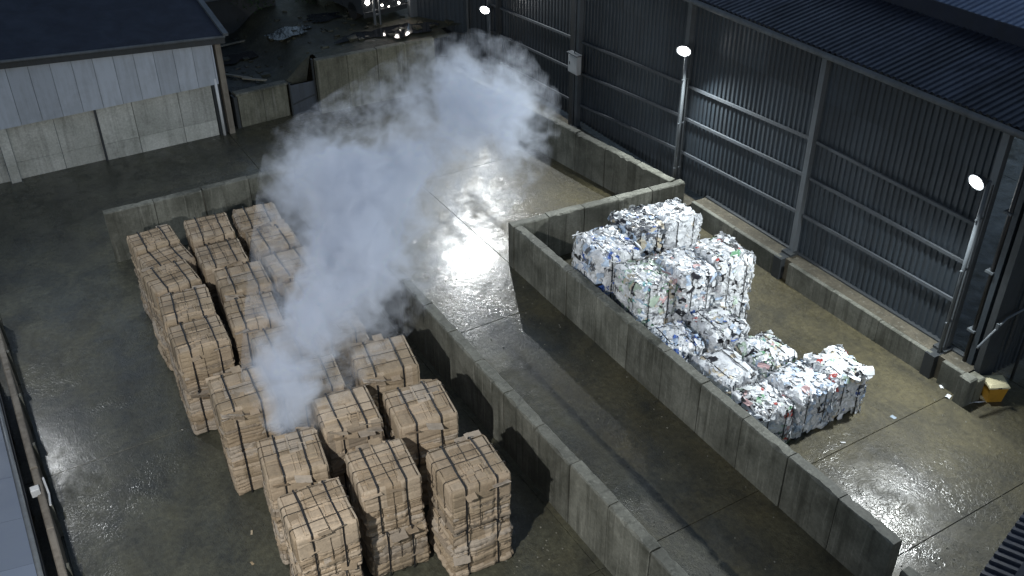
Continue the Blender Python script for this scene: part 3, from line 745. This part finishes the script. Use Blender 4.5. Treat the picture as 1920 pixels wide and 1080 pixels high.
def flap_mesh(seed):
    rr = random.Random(seed); L = rr.uniform(.16, .36); W = rr.uniform(.09, .2); nL, nW = 5, 2
    vs = []; cb = rr.uniform(.2, .9); tw = rr.uniform(-.3, .3)
    for s_ in (0, 1):
        for j in range(nW + 1):
            for i in range(nL + 1):
                x = (i / nL - .5) * L; y = j / nW * W + rr.gauss(0, .006)
                z = .045 * cb * (j / nW) ** 2 + tw * x * (j / nW) * .4 + s_ * .008 + (0 if s_ else rr.gauss(0, .003))
                vs.append((x + rr.gauss(0, .004), y, z))
    nn = (nW + 1) * (nL + 1); fs = []
    for j in range(nW):
        for i in range(nL):
            a = j * (nL + 1) + i; fs += [(a, a + nL + 1, a + nL + 2, a + 1), (nn + a, nn + a + 1, nn + a + nL + 2, nn + a + nL + 1)]
    for i in range(nL):
        fs.append((i, i + 1, nn + i + 1, nn + i)); a = nW * (nL + 1) + i; fs.append((a + 1, a, nn + a, nn + a + 1))
    for j in range(nW):
        a = j * (nL + 1); fs.append((a + nL + 1, a, nn + a, nn + a + nL + 1)); a += nL; fs.append((a, a + nL + 1, nn + a + nL + 1, nn + a))
    m = MB().add(vs, fs); m.c = [BR[rr.randrange(6)] * rr.uniform(.95, 1.08)] * len(fs)
    return m.mesh('cardboard_flap', 'card')
FLAPS = [flap_mesh(50 + k) for k in range(8)]
NV = 9
VAR = []
for v in range(NV):
    body = bale_body(100 + v, shell=v < 5, layers=8 if v < 5 else 9); rr = random.Random(300 + v)
    strs = [ribbon(loop_path(.556, 1.112, 'y', x, v, rr.uniform(-.012, .012)), .028, (1, 0, 0)).mesh('strap', 'black') for x in (-.235 + rr.uniform(-.03, .03), .235 + rr.uniform(-.03, .03))]
    wires = [ribbon(loop_path(.542, 1.106, 'x', y, v + 5, rr.uniform(-.03, .03)), .014, (0, 1, 0)).mesh('wire', 'wire') for y in (-.26 + rr.uniform(-.05, .05), .0 + rr.uniform(-.06, .06), .27 + rr.uniform(-.05, .05))[:3 if v % 2 else 2]]
    wires += [ribbon(loop_path(.55, 1.108, 'y', x, v + 9, rr.uniform(-.03, .03)), .012, (1, 0, 0)).mesh('wire', 'wire') for x in ((.02,) if v % 2 else ())]
    fr_ = []
    fl = []
    for k in range(20):
        side = rr.choice((0, 0, 0, 1, 3, 3, 3, 2)); t = rr.uniform(-.38, .38); z = rr.choice((rr.uniform(.1, .95), rr.uniform(.9, 1.06)))
        rot = (math.radians(rr.uniform(-105, -60)) + (math.pi / 2 if z > .9 else 0) * .8, 0, 0)
        D = .515
        loc = {0: (t, -D, z), 1: (D - .01, t, z), 2: (t, D, z), 3: (-D + .01, t, z)}[side]
        rz = {0: math.pi, 1: math.pi / 2, 2: 0, 3: -math.pi / 2}[side]
        e = Matrix.Rotation(rz + math.pi, 3, 'Z')
        mt = Matrix.Translation(loc) @ Matrix.Rotation(rz, 4, 'Z') @ Matrix.Rotation(rot[0] + math.pi / 2 * (1 if z <= .9 else .3), 4, 'X') @ Matrix.Rotation(rr.uniform(-.3, .3), 4, 'Y')
        mt = mt @ Matrix.Rotation(-math.pi / 2 if z <= .9 else -.3, 4, 'X')
        fl.append((rr.randrange(8), mt))
    for k in range(4):   # flat sheets lying on top
        mt = Matrix.Translation((rr.uniform(-.35, .35), rr.uniform(-.42, .25), 1.082)) @ Matrix.Rotation(rr.choice((0, math.pi / 2, math.pi)) + rr.uniform(-.1, .1), 4, 'Z') @ Matrix.Scale(.25, 4, (0, 0, 1))
        fl.append((rr.randrange(8), mt))
    VAR.append((body, strs, wires, fl))
def make_bale(v, label, group, loc, rz, scl, flip):
    body, strs, wires, fl = VAR[v]
    o = thing('cardboard_bale', label, 'bale', loc, rz, group); o.scale = scl
    f = math.pi if flip else 0.0
    R = Matrix.Rotation(f, 4, 'Z')
    p = put('bale_body', body, o); p.matrix_local = R
    for s in strs: put('strap', s, o).matrix_local = R
    for s in wires: put('wire', s, o).matrix_local = R
    for k, mt in fl: put('cardboard_flap', FLAPS[k], o).matrix_local = R @ mt
    return o
LEFT = [(2.92, 21.62, 2), (2.98, 20.78, 6), (2.84, 19.75, 3), (2.84, 18.46, -5), (2.75, 17.25, -5), (2.95, 15.05, -6), (3.15, 12.90, -9), (3.04, 11.42, -6)]
MID = [(4.22, 21.50, -6), (4.10, 20.10, -3), (4.20, 18.86, -4), (3.98, 17.50, -7), (4.12, 16.15, -5), (4.25, 14.78, -7), (4.42, 13.50, -8), (4.38, 11.78, -5)]
RGT = [(5.40, 21.45, -6), (5.36, 20.15, -3), (5.36, 18.92, 0), (5.38, 17.60, 0), (5.28, 16.18, 1), (5.68, 14.62, -8), (5.66, 12.95, -10), (5.66, 11.10, -4)]
ORD = ['nearest the back wall', 'second from the back wall', 'third from the back wall', 'fourth from the back wall', 'fifth from the back wall', 'third from the near end', 'second from the near end', 'nearest the camera']
rr = random.Random(21); vi = 0
for cname, arr in (('left outer row', LEFT), ('middle row', MID), ('row beside the dividing wall', RGT)):
    for k, (x, y, a) in enumerate(arr):
        for lv in (0, 1):
            lab = f"{'upper' if lv else 'lower'} cardboard bale, stack {ORD[k]} in {cname}"
            sx = rr.uniform(.97, 1.04); s2 = rr.uniform(.96, 1.03)
            if (arr is LEFT and k in (0, 1)): s2 *= .82
            if arr is RGT and k > 4: sx *= 1.08; s2 *= 1.06
            hz = .995 if arr is not LEFT or k != 1 else .955
            make_bale(((vi % 5) if lv else 5 + vi % 4) if rr.random() < .8 else vi % NV, lab, 'strapped cardboard bales', (x + rr.uniform(-.02, .02) * (1 - lv), y + rr.uniform(-.02, .02), lv * 1.085 * hz),
                      math.radians(a + rr.uniform(-2, 2)), (sx, s2, hz), rr.random() < .5); vi += rr.choice((1, 2, 3))

# ---------------------------------------------------------------- white plastic bales
PAL = {'w': (.72, .745, .775), 'g': (.50, .52, .53), 'pb': (.42, .52, .66), 'b': (.06, .13, .42), 't': (.12, .36, .38), 'gr': (.14, .33, .18), 'pg': (.45, .56, .46),
       'k': (.02, .02, .025), 'r': (.45, .06, .05), 'be': (.55, .49, .38), 'dg': (.13, .14, .16), 'pk': (.62, .42, .42)}
def plastic_bale(seed, wts, size, smooth_top=False, nscr=900, label='', loc=(0, 0, 0), rz=0):
    rr = random.Random(seed); rng = np.random.default_rng(seed); sx, sy, sz = size
    o = thing('plastic_bale', label, 'bale', loc, rz, 'white plastic bales')
    keys = list(wts); pw = [wts[k] for k in keys]
    n = 26
    # lumpy core via superellipsoid projection of a cube grid
    bm = bmesh.new(); bmesh.ops.create_cube(bm, size=1.0)
    bmesh.ops.subdivide_edges(bm, edges=bm.edges, cuts=n, use_grid_fill=True)
    for v_ in bm.verts:
        p = v_.co * 2; e = 11.0
        q = (abs(p.x) ** e + abs(p.y) ** e + abs(p.z) ** e) ** (1 / e)
        p = p / q
        nn = Vector((p.x * abs(p.x) ** 5, p.y * abs(p.y) ** 5, p.z * abs(p.z) ** 5)).normalized()
        s = Vector((p.x * sx / 2, p.y * sy / 2, p.z * sz / 2))
        d = .03 * noise.noise(s * 3.2 + Vector((seed, 0, 0))) + .035 * noise.noise(s * 9 + Vector((0, seed, 0))) + .02 * abs(noise.noise(s * 20))
        if smooth_top and p.z > .5: d *= .35
        v_.co = s + nn * d; v_.co.z += sz / 2
        if v_.co.z < 0: v_.co.z = 0
    me = bpy.data.meshes.new('bale_core'); bm.to_mesh(me); bm.free(); me.materials.append(M['plastic'])
    cols = []
    # colour cells: patches of film, one tone each
    seeds = np.array([[rr.uniform(-.6, .6) * sx, rr.uniform(-.6, .6) * sy, rr.uniform(0, 1) * sz] for _ in range(240)]); sc_ = [PAL[rr.choices(keys, pw)[0]] for _ in range(240)]
    for pl in me.polygons:
        c = np.array(pl.center); i = int(np.argmin(((seeds - c) ** 2).sum(1))); cols.append(np.array(sc_[i]) * rng.uniform(.9, 1.05))
    colour(me, cols); put('bale_core', me, o)
    def surf():
        while True:
            f = rr.choices((0, 1, 2, 3, 4), (1.3, 1.1, .7, 1.1, 1.6))[0]; a, b = rr.uniform(-1, 1), rr.uniform(-1, 1)
            if f == 4: return Vector((a * sx / 2 * .98, b * sy / 2 * .98, sz)), Vector((a ** 9, b ** 9, 1)).normalized()
            z = (b + 1) / 2 * sz
            if f == 0: return Vector((a * sx / 2, -sy / 2, z)), Vector((a ** 9, -1, max(0, b) ** 9)).normalized()
            if f == 1: return Vector((sx / 2, a * sy / 2, z)), Vector((1, a ** 9, max(0, b) ** 9)).normalized()
            if f == 2: return Vector((a * sx / 2, sy / 2, z)), Vector((a ** 9, 1, max(0, b) ** 9)).normalized()
            return Vector((-sx / 2, a * sy / 2, z)), Vector((-1, a ** 9, max(0, b) ** 9)).normalized()
    def scrap_geo(p, nrm, L, W, crumple, up=.0):
        t = nrm.orthogonal().normalized(); t.rotate(Matrix.Rotation(rr.uniform(0, 6.28), 3, nrm))
        t = (t + nrm * rr.uniform(-.22, .26)).normalized(); s = nrm.cross(t).normalized(); n2 = t.cross(s)
        vs = []; na, nb = 3, 3
        for j in range(nb):
            for i in range(na):
                a = (i / (na - 1) - .5) * L; b = (j / (nb - 1) - .5) * W * (1 - .5 * abs(i - 1) * rr.random())
                vs.append(p + t * a + s * b + nrm * (rr.gauss(0, crumple) + .012 + up))
        return vs, [(j * na + i, j * na + i + 1, j * na + i + na + 1, j * na + i + na) for j in range(nb - 1) for i in range(na - 1)]
    m = MB(); m.c = []
    for k in range(nscr):
        p, nn = surf()
        if smooth_top and nn.z > .8 and rr.random() < .72: continue
        L = rr.uniform(.09, .28); W = rr.uniform(.06, .17)
        vs, fs = scrap_geo(p, nn, L, W, .011)
        c = PAL[rr.choices(keys, pw)[0]]; f_ = rr.uniform(.85, 1.08)
        m.add([(v_.x, v_.y, max(.003, v_.z)) for v_ in vs], fs); m.c += [tuple(q * f_ for q in c)] * len(fs)
    me = bpy.data.meshes.new('film_scraps'); me.from_pydata(m.v, [], m.f); me.update(); me.materials.append(M['plastic']); colour(me, m.c)
    q = put('film_scraps', me, o); q['kind'] = 'stuff'
    for k in range(28 if not smooth_top else 8):
        p, nn = surf(); L = rr.uniform(.18, .34); W = rr.uniform(.12, .22)
        vs, fs = scrap_geo(p, nn, L, W, .020, .012)
        mm = MB().add([(v_.x, v_.y, max(.003, v_.z)) for v_ in vs], fs); mm.c = [PAL[rr.choices(keys, pw)[0]]] * len(fs)
        me = bpy.data.meshes.new('film_sheet'); me.from_pydata(mm.v, [], mm.f); me.update(); me.materials.append(M['plastic']); colour(me, mm.c)
        so = put('film_sheet', me, o)
    for x in (-.24 * sx, .26 * sx):
        pp = [(px, py * (sy / 1.06), pz * sz / 1.08) for px, py, pz in loop_path(.56, 1.10, 'y', x, seed)]
        ribbon(pp, .022, (1, 0, 0)).obj('strap', 'black', o)
    return o
W0 = {'w': 74, 'g': 12, 'pb': 4, 'pg': 3, 'k': 4, 'dg': 3, 'be': 4, 'b': 1, 'r': 1, 'gr': 1}
Wblue = {'w': 60, 'g': 10, 'pb': 16, 'b': 7, 'k': 3, 'dg': 3, 't': 1}
Wdark = {'w': 26, 'g': 16, 'pb': 10, 'dg': 26, 'k': 14, 'be': 8, 'b': 2}
Wpure = {'w': 92, 'g': 5, 'be': 2, 'k': 1.5, 'dg': .5}
Wgreen = {'w': 60, 'g': 8, 'pg': 15, 'gr': 3, 't': 3, 'k': 5, 'dg': 3, 'pb': 4, 'be': 6, 'pk': 1}
Wred = {'w': 66, 'g': 14, 'dg': 4, 'k': 5, 'r': 4, 'gr': 2, 'pg': 5, 'pk': 3}
Wlil = {'w': 66, 'g': 12, 'pb': 14, 'pk': 2, 'k': 4, 'dg': 3}
B2 = [
 ((12.15, 16.05), -4, (1.16, 1.35), 2, 2.02, Wblue, 0, 'two-high {} plastic bale with blue film beside the low concrete wall'),
 ((13.55, 16.70), -8, (1.0, 1.15), 1, 1.9, Wdark, 0, '{} dark mottled bale behind the blue tinted one by the cross wall'),
 ((14.55, 16.55), -4, (1.02, 1.1), 1, 1.9, Wpure, 0, '{} creamy white bale in the far right corner of the pile'),
 ((12.22, 14.62), -8, (1.04, 1.2), 2, 1.9, Wgreen, 0, '{} bale flecked with green in front of the blue tinted one'),
 ((13.12, 14.35), -5, (.92, 1.25), 2, 2.02, Wlil, 0, '{} lilac white bale between the green flecked and tall right ones'),
 ((14.22, 14.36), -2, (1.05, 1.25), 2, 2.02, W0, 0, '{} dirty white bale at the right of the two-high pile'),
 ((12.02, 13.22), -8, (.92, 1.02), 1, 1.05, Wblue, 0, '{} low bale with pale blue film against the concrete wall'),
 ((13.18, 13.14), -4, (1.0, 1.02), 1, 1.12, W0, 0, '{} low white bale in front of the two-high pile'),
 ((12.30, 11.86), -2, (1.03, 1.10), 1, 1.05, Wpure, 1, '{} smooth bright white bale with clean flat top'),
 ((13.42, 11.85), -5, (.95, 1.0), 1, 1.08, Wgreen, 0, '{} green flecked bale right of the smooth bright white one'),
 ((12.18, 10.62), -4, (.98, 1.0), 1, 1.05, Wred, 0, '{} red and green speckled bale nearest the concrete wall end'),
 ((13.28, 10.66), -2, (1.05, 1.05), 1, 1.08, Wlil, 0, '{} grey white bale in the middle of the near row'),
 ((14.33, 10.64), -6, (.95, 1.02), 1, 1.08, W0, 0, '{} black flecked white bale at the right end of the near row'),
]
sd = 500
for (p, a, (bx, by), nst, H, wt, st, lab) in B2:
    bx *= .95; by *= .95
    if nst == 2 or H > 1.3:
        plastic_bale(sd, wt, (bx * 1.02, by, H / 2), 0, 340, lab.format('lower').replace('two-high ', ''), (p[0], p[1], 0), math.radians(a)); sd += 1
        plastic_bale(sd, wt, (bx, by, H / 2), st, 440, lab.format('upper').replace('two-high ', ''), (p[0], p[1], H / 2), math.radians(a)); sd += 1
    else:
        plastic_bale(sd, wt, (bx, by, H), st, 440, lab.format('single'), (p[0], p[1], 0), math.radians(a)); sd += 1

# ---------------------------------------------------------------- background beyond the walls
def bush(name, label, loc, rad, h, seed, grp):
    o = thing(name, label, 'bush', loc, 0, grp); rr = random.Random(seed)
    mb = MB()
    for k in range(6):
        a = rr.uniform(0, 6.28); mb.tube([(0, 0, 0), (rad * .3 * math.cos(a), rad * .3 * math.sin(a), h * .5), (rad * .6 * math.cos(a), rad * .6 * math.sin(a), h * .85)], [.04, .025, .01], 5)
    mb.obj('stems', 'bark', o)
    m = MB(); m.c = []
    cl = [(rr.gauss(0, rad * .45), rr.gauss(0, rad * .45), rr.uniform(.25, 1) * h, rr.uniform(.25, .5) * rad, rr.uniform(.6, 1.5)) for _ in range(22)]
    for k in range(2600):
        c = rr.choice(cl); d = Vector((rr.gauss(0, 1), rr.gauss(0, 1), rr.gauss(0, .8))).normalized() * c[3] * rr.random() ** .4
        p = Vector((c[0], c[1], c[2])) + d; s = rr.uniform(.03, .06)
        t = Vector((rr.gauss(0, 1), rr.gauss(0, 1), rr.gauss(0, 1))).normalized(); q = t.orthogonal().normalized()
        m.add([p - t * s, p + q * s * .5, p + t * s, p - q * s * .5], [(0, 1, 2, 3)]); m.c.append((.022 * c[4], .045 * c[4], .014 * c[4]))
    me = bpy.data.meshes.new('foliage'); me.from_pydata(m.v, [], m.f); me.materials.append(M['leaf']); colour(me, m.c); put('foliage', me, o)['kind'] = 'stuff'
for (x, y, rd, h, lab) in ((9.6, 38.6, 1.2, 1.4, 'dark bush left of the others at the top edge'), (11.2, 38.0, 1.3, 1.6, 'dark green bush in the middle at the top edge'), (12.9, 37.6, 1.3, 1.5, 'dark green bush at the right of the top edge bushes'), (10.2, 40.5, 1.6, 2.2, 'tall dark bush farthest back at the top edge'), (14.6, 38.4, 1.4, 1.6, 'dark bush behind the metal frame at the top edge')):
    bush('bush', lab, (x, y, terr_h(x, y) - .05), rd, h, int(x * 10), 'bushes beyond the yard')
# rubble
rb = MB(); rr = random.Random(6)
for k in range(170):
    x = rr.uniform(8, 17); y = 32.0 + abs(rr.gauss(0, 2.6)); z = terr_h(x, y); s = rr.uniform(.02, .11) * (1 if rr.random() < .9 else 1.8)
    v8 = [Vector((a, b, c)) * s * rr.uniform(.6, 1.2) for a in (-1, 1) for b in (-1, 1) for c in (-.5, .6)]
    rb.add([(x + q.x, y + q.y, z + q.z) for q in v8], [(0, 1, 3, 2), (4, 6, 7, 5), (0, 4, 5, 1), (2, 3, 7, 6), (0, 2, 6, 4), (1, 5, 7, 3)])
tag(rb.obj('rubble', 'terrain'), 'stones and rubble strewn over the rough ground', 'rubble', kind='stuff')
for k, (x, y, a, l, lab) in enumerate(((8.5, 33.1, -.9, 1.1, 'pale plank on the rubble close to the pale shed'), (8.9, 32.5, -.75, .9, 'pale plank pointing towards the low retaining wall'), (9.5, 36.4, .1, 1.6, 'long plank lying far back on the rough ground'))):
    o = MB().box(-l / 2, l / 2, -.05, .05, 0, .04).obj('plank', 'cap', loc=(x, y, terr_h(x, y) + .04)); o.rotation_euler.z = a; tag(o, lab, 'plank', 'planks on the rough ground')
mf = thing('metal_frame', 'upright grey metal frame standing on the rough ground at the top edge', 'frame', (13.9, 33.3, 1.85))
MB().box(0, .07, 0, .07, 0, 1.7).obj('post', 'steel', mf); MB().box(.22, .27, 0, .05, 0, 1.6).obj('post', 'steel', mf); MB().box(.07, .22, .01, .05, .5, .56).box(.07, .22, .01, .05, 1.1, 1.16).obj('rung', 'steel', mf)
tk = thing('work_truck', 'dark work truck with lit lamps parked at the top edge beside the shed', 'truck', (14.55, 33.8, 1.98), math.radians(8))
MB().box(-.95, .95, .0, 1.7, .35, 1.1, .08).obj('bonnet', 'paint_dark', tk)
MB().add([(-.9, 1.0, 1.1), (.9, 1.0, 1.1), (.9, 3.0, 1.1), (-.9, 3.0, 1.1), (-.75, 1.5, 1.85), (.75, 1.5, 1.85), (.75, 2.9, 1.85), (-.75, 2.9, 1.85)], [(4, 5, 6, 7), (0, 1, 5, 4), (1, 2, 6, 5), (2, 3, 7, 6), (3, 0, 4, 7)]).obj('cab', 'glass', tk)
MB().box(-.95, .95, 1.7, 5.0, .35, 1.1, .05).obj('bed', 'paint_dark', tk)
for x in (-.72, .45, .95): MB().tube([(x, -.03, .78), (x, .05, .78)], .085, 12).obj('headlight', 'lamp_white', tk)
for x, z in ((-.1, .55), (.2, .42), (.65, .5), (-.45, .48)): MB().tube([(x, -.02, z), (x, .03, z)], .04, 8).obj('marker_lamp', 'lamp_white', tk)
for x, z in ((.8, 1.15), (1.02, 1.05), (.9, .92)): MB().tube([(x, -.02, z), (x, .05, z)], .05, 8).obj('indicator', 'amber', tk)
for x in (-.85, .85):
    for y in (.75, 3.9): MB().tube([(x - .1, y, .33), (x + .1, y, .33)], .33, 16).obj('wheel', 'rubber', tk)
MB().box(-.95, .95, -.1, -.02, .25, .45, .02).obj('bumper', 'steel_dark', tk)

# ---------------------------------------------------------------- smoke
PUFF = [(3.42, 13.58, 2.30, .34, 1.5), (3.42, 13.66, 2.8, .45, 1.5), (3.56, 13.9, 3.3, .55, 1.4), (4.23, 14.52, 3.6, .82, 1.1), (4.83, 14.76, 3.9, .95, .95), (5.74, 15.3, 4.2, 1.12, 1.3),
        (6.25, 16.11, 4.6, 1.20, 1.5), (6.21, 17.02, 4.8, 1.0, 1.4), (5.80, 17.97, 4.6, .80, 1.1), (5.25, 17.58, 4.3, .55, .9), (7.18, 16.52, 5, .85, 1.1), (8.33, 16.84, 5.3, .80, .7),
        (9.29, 17.66, 5.5, .98, 1.0), (9.85, 17.25, 5.4, .92, 1.0), (9.57, 18.4, 5.8, .75, .9), (10.57, 18.0, 5.6, .65, .7), (9.95, 16.5, 5, .6, .8), (8.3, 18.3, 5.4, .62, .6)]
bm = bmesh.new()
for (x, y, z, rd, wt) in PUFF:
    for k in range(14):
        a1 = k * 2.4; zz_ = 1 - 2 * (k + .5) / 14; q_ = math.sqrt(1 - zz_ * zz_) * rd * 1.6
        bm.verts.new((x + q_ * math.cos(a1), y + q_ * math.sin(a1), z + zz_ * rd * 1.6))
bmesh.ops.convex_hull(bm, input=bm.verts[:])
bmesh.ops.delete(bm, geom=[v_ for v_ in bm.verts if not v_.link_faces], context='VERTS')
bmesh.ops.recalc_face_normals(bm, faces=bm.faces[:])
me = bpy.data.meshes.new('smoke'); bm.to_mesh(me); bm.free()
mat = bpy.data.materials.new('grey_smoke'); mat.use_nodes = True; t = mat.node_tree; t.nodes.clear()
out = t.nodes.new('ShaderNodeOutputMaterial'); pv = t.nodes.new('ShaderNodeVolumePrincipled'); t.links.new(pv.outputs[0], out.inputs['Volume'])
pv.inputs['Color'].default_value = (0.82, 0.87, 0.96, 1); pv.inputs['Anisotropy'].default_value = 0.1
ge = t.nodes.new('ShaderNodeNewGeometry')
def N(typ, **kw):
    nd = t.nodes.new(typ)
    for k, v in kw.items(): setattr(nd, k, v)
    return nd
nz = N('ShaderNodeTexNoise'); nz.inputs['Scale'].default_value = .9; nz.inputs['Detail'].default_value = 3; t.links.new(ge.outputs['Position'], nz.inputs['Vector'])
sb = N('ShaderNodeVectorMath', operation='SUBTRACT'); t.links.new(nz.outputs['Color'], sb.inputs[0]); sb.inputs[1].default_value = (.5, .5, .5)
ms = N('ShaderNodeVectorMath', operation='SCALE'); t.links.new(sb.outputs[0], ms.inputs[0]); ms.inputs['Scale'].default_value = 1.3
wp = N('ShaderNodeVectorMath', operation='ADD'); t.links.new(ge.outputs['Position'], wp.inputs[0]); t.links.new(ms.outputs[0], wp.inputs[1])
acc = None
for (x, y, z, rd, wt) in PUFF:
    d = N('ShaderNodeVectorMath', operation='DISTANCE'); t.links.new(wp.outputs[0], d.inputs[0]); d.inputs[1].default_value = (x, y, z)
    mr = N('ShaderNodeMapRange', interpolation_type='SMOOTHSTEP'); t.links.new(d.outputs['Value'], mr.inputs['Value'])
    mr.inputs['From Min'].default_value = rd * 1.25; mr.inputs['From Max'].default_value = rd * .25; mr.inputs['To Min'].default_value = 0; mr.inputs['To Max'].default_value = wt
    if acc is None: acc = mr.outputs[0]
    else:
        a = N('ShaderNodeMath', operation='SMOOTH_MAX'); a.inputs[2].default_value = .3; t.links.new(acc, a.inputs[0]); t.links.new(mr.outputs[0], a.inputs[1]); acc = a.outputs[0]
n2 = N('ShaderNodeTexNoise'); n2.inputs['Scale'].default_value = 3.0; n2.inputs['Detail'].default_value = 5; n2.inputs['Roughness'].default_value = .6; t.links.new(wp.outputs[0], n2.inputs['Vector'])
th = N('ShaderNodeMapRange'); t.links.new(n2.outputs['Fac'], th.inputs['Value']); th.inputs['From Min'].default_value = .3; th.inputs['From Max'].default_value = .7; th.inputs['To Min'].default_value = -.68; th.inputs['To Max'].default_value = .38
ad = N('ShaderNodeMath', operation='ADD'); t.links.new(acc, ad.inputs[0]); t.links.new(th.outputs[0], ad.inputs[1])
ga = N('ShaderNodeMapRange'); t.links.new(acc, ga.inputs['Value']); ga.inputs['From Min'].default_value = .08; ga.inputs['From Max'].default_value = .3
mu = N('ShaderNodeMath', operation='MULTIPLY', use_clamp=False); t.links.new(ad.outputs[0], mu.inputs[0]); t.links.new(ga.outputs[0], mu.inputs[1])
mx = N('ShaderNodeMath', operation='MAXIMUM'); t.links.new(mu.outputs[0], mx.inputs[0]); mx.inputs[1].default_value = 0
fn = N('ShaderNodeMath', operation='MULTIPLY'); t.links.new(mx.outputs[0], fn.inputs[0]); fn.inputs[1].default_value = 2.6
t.links.new(fn.outputs[0], pv.inputs['Density'])
me.materials.append(mat)
sm = put('smoke', me); tag(sm, 'pale blue grey smoke plume rising from the cardboard bales', 'smoke', kind='stuff')
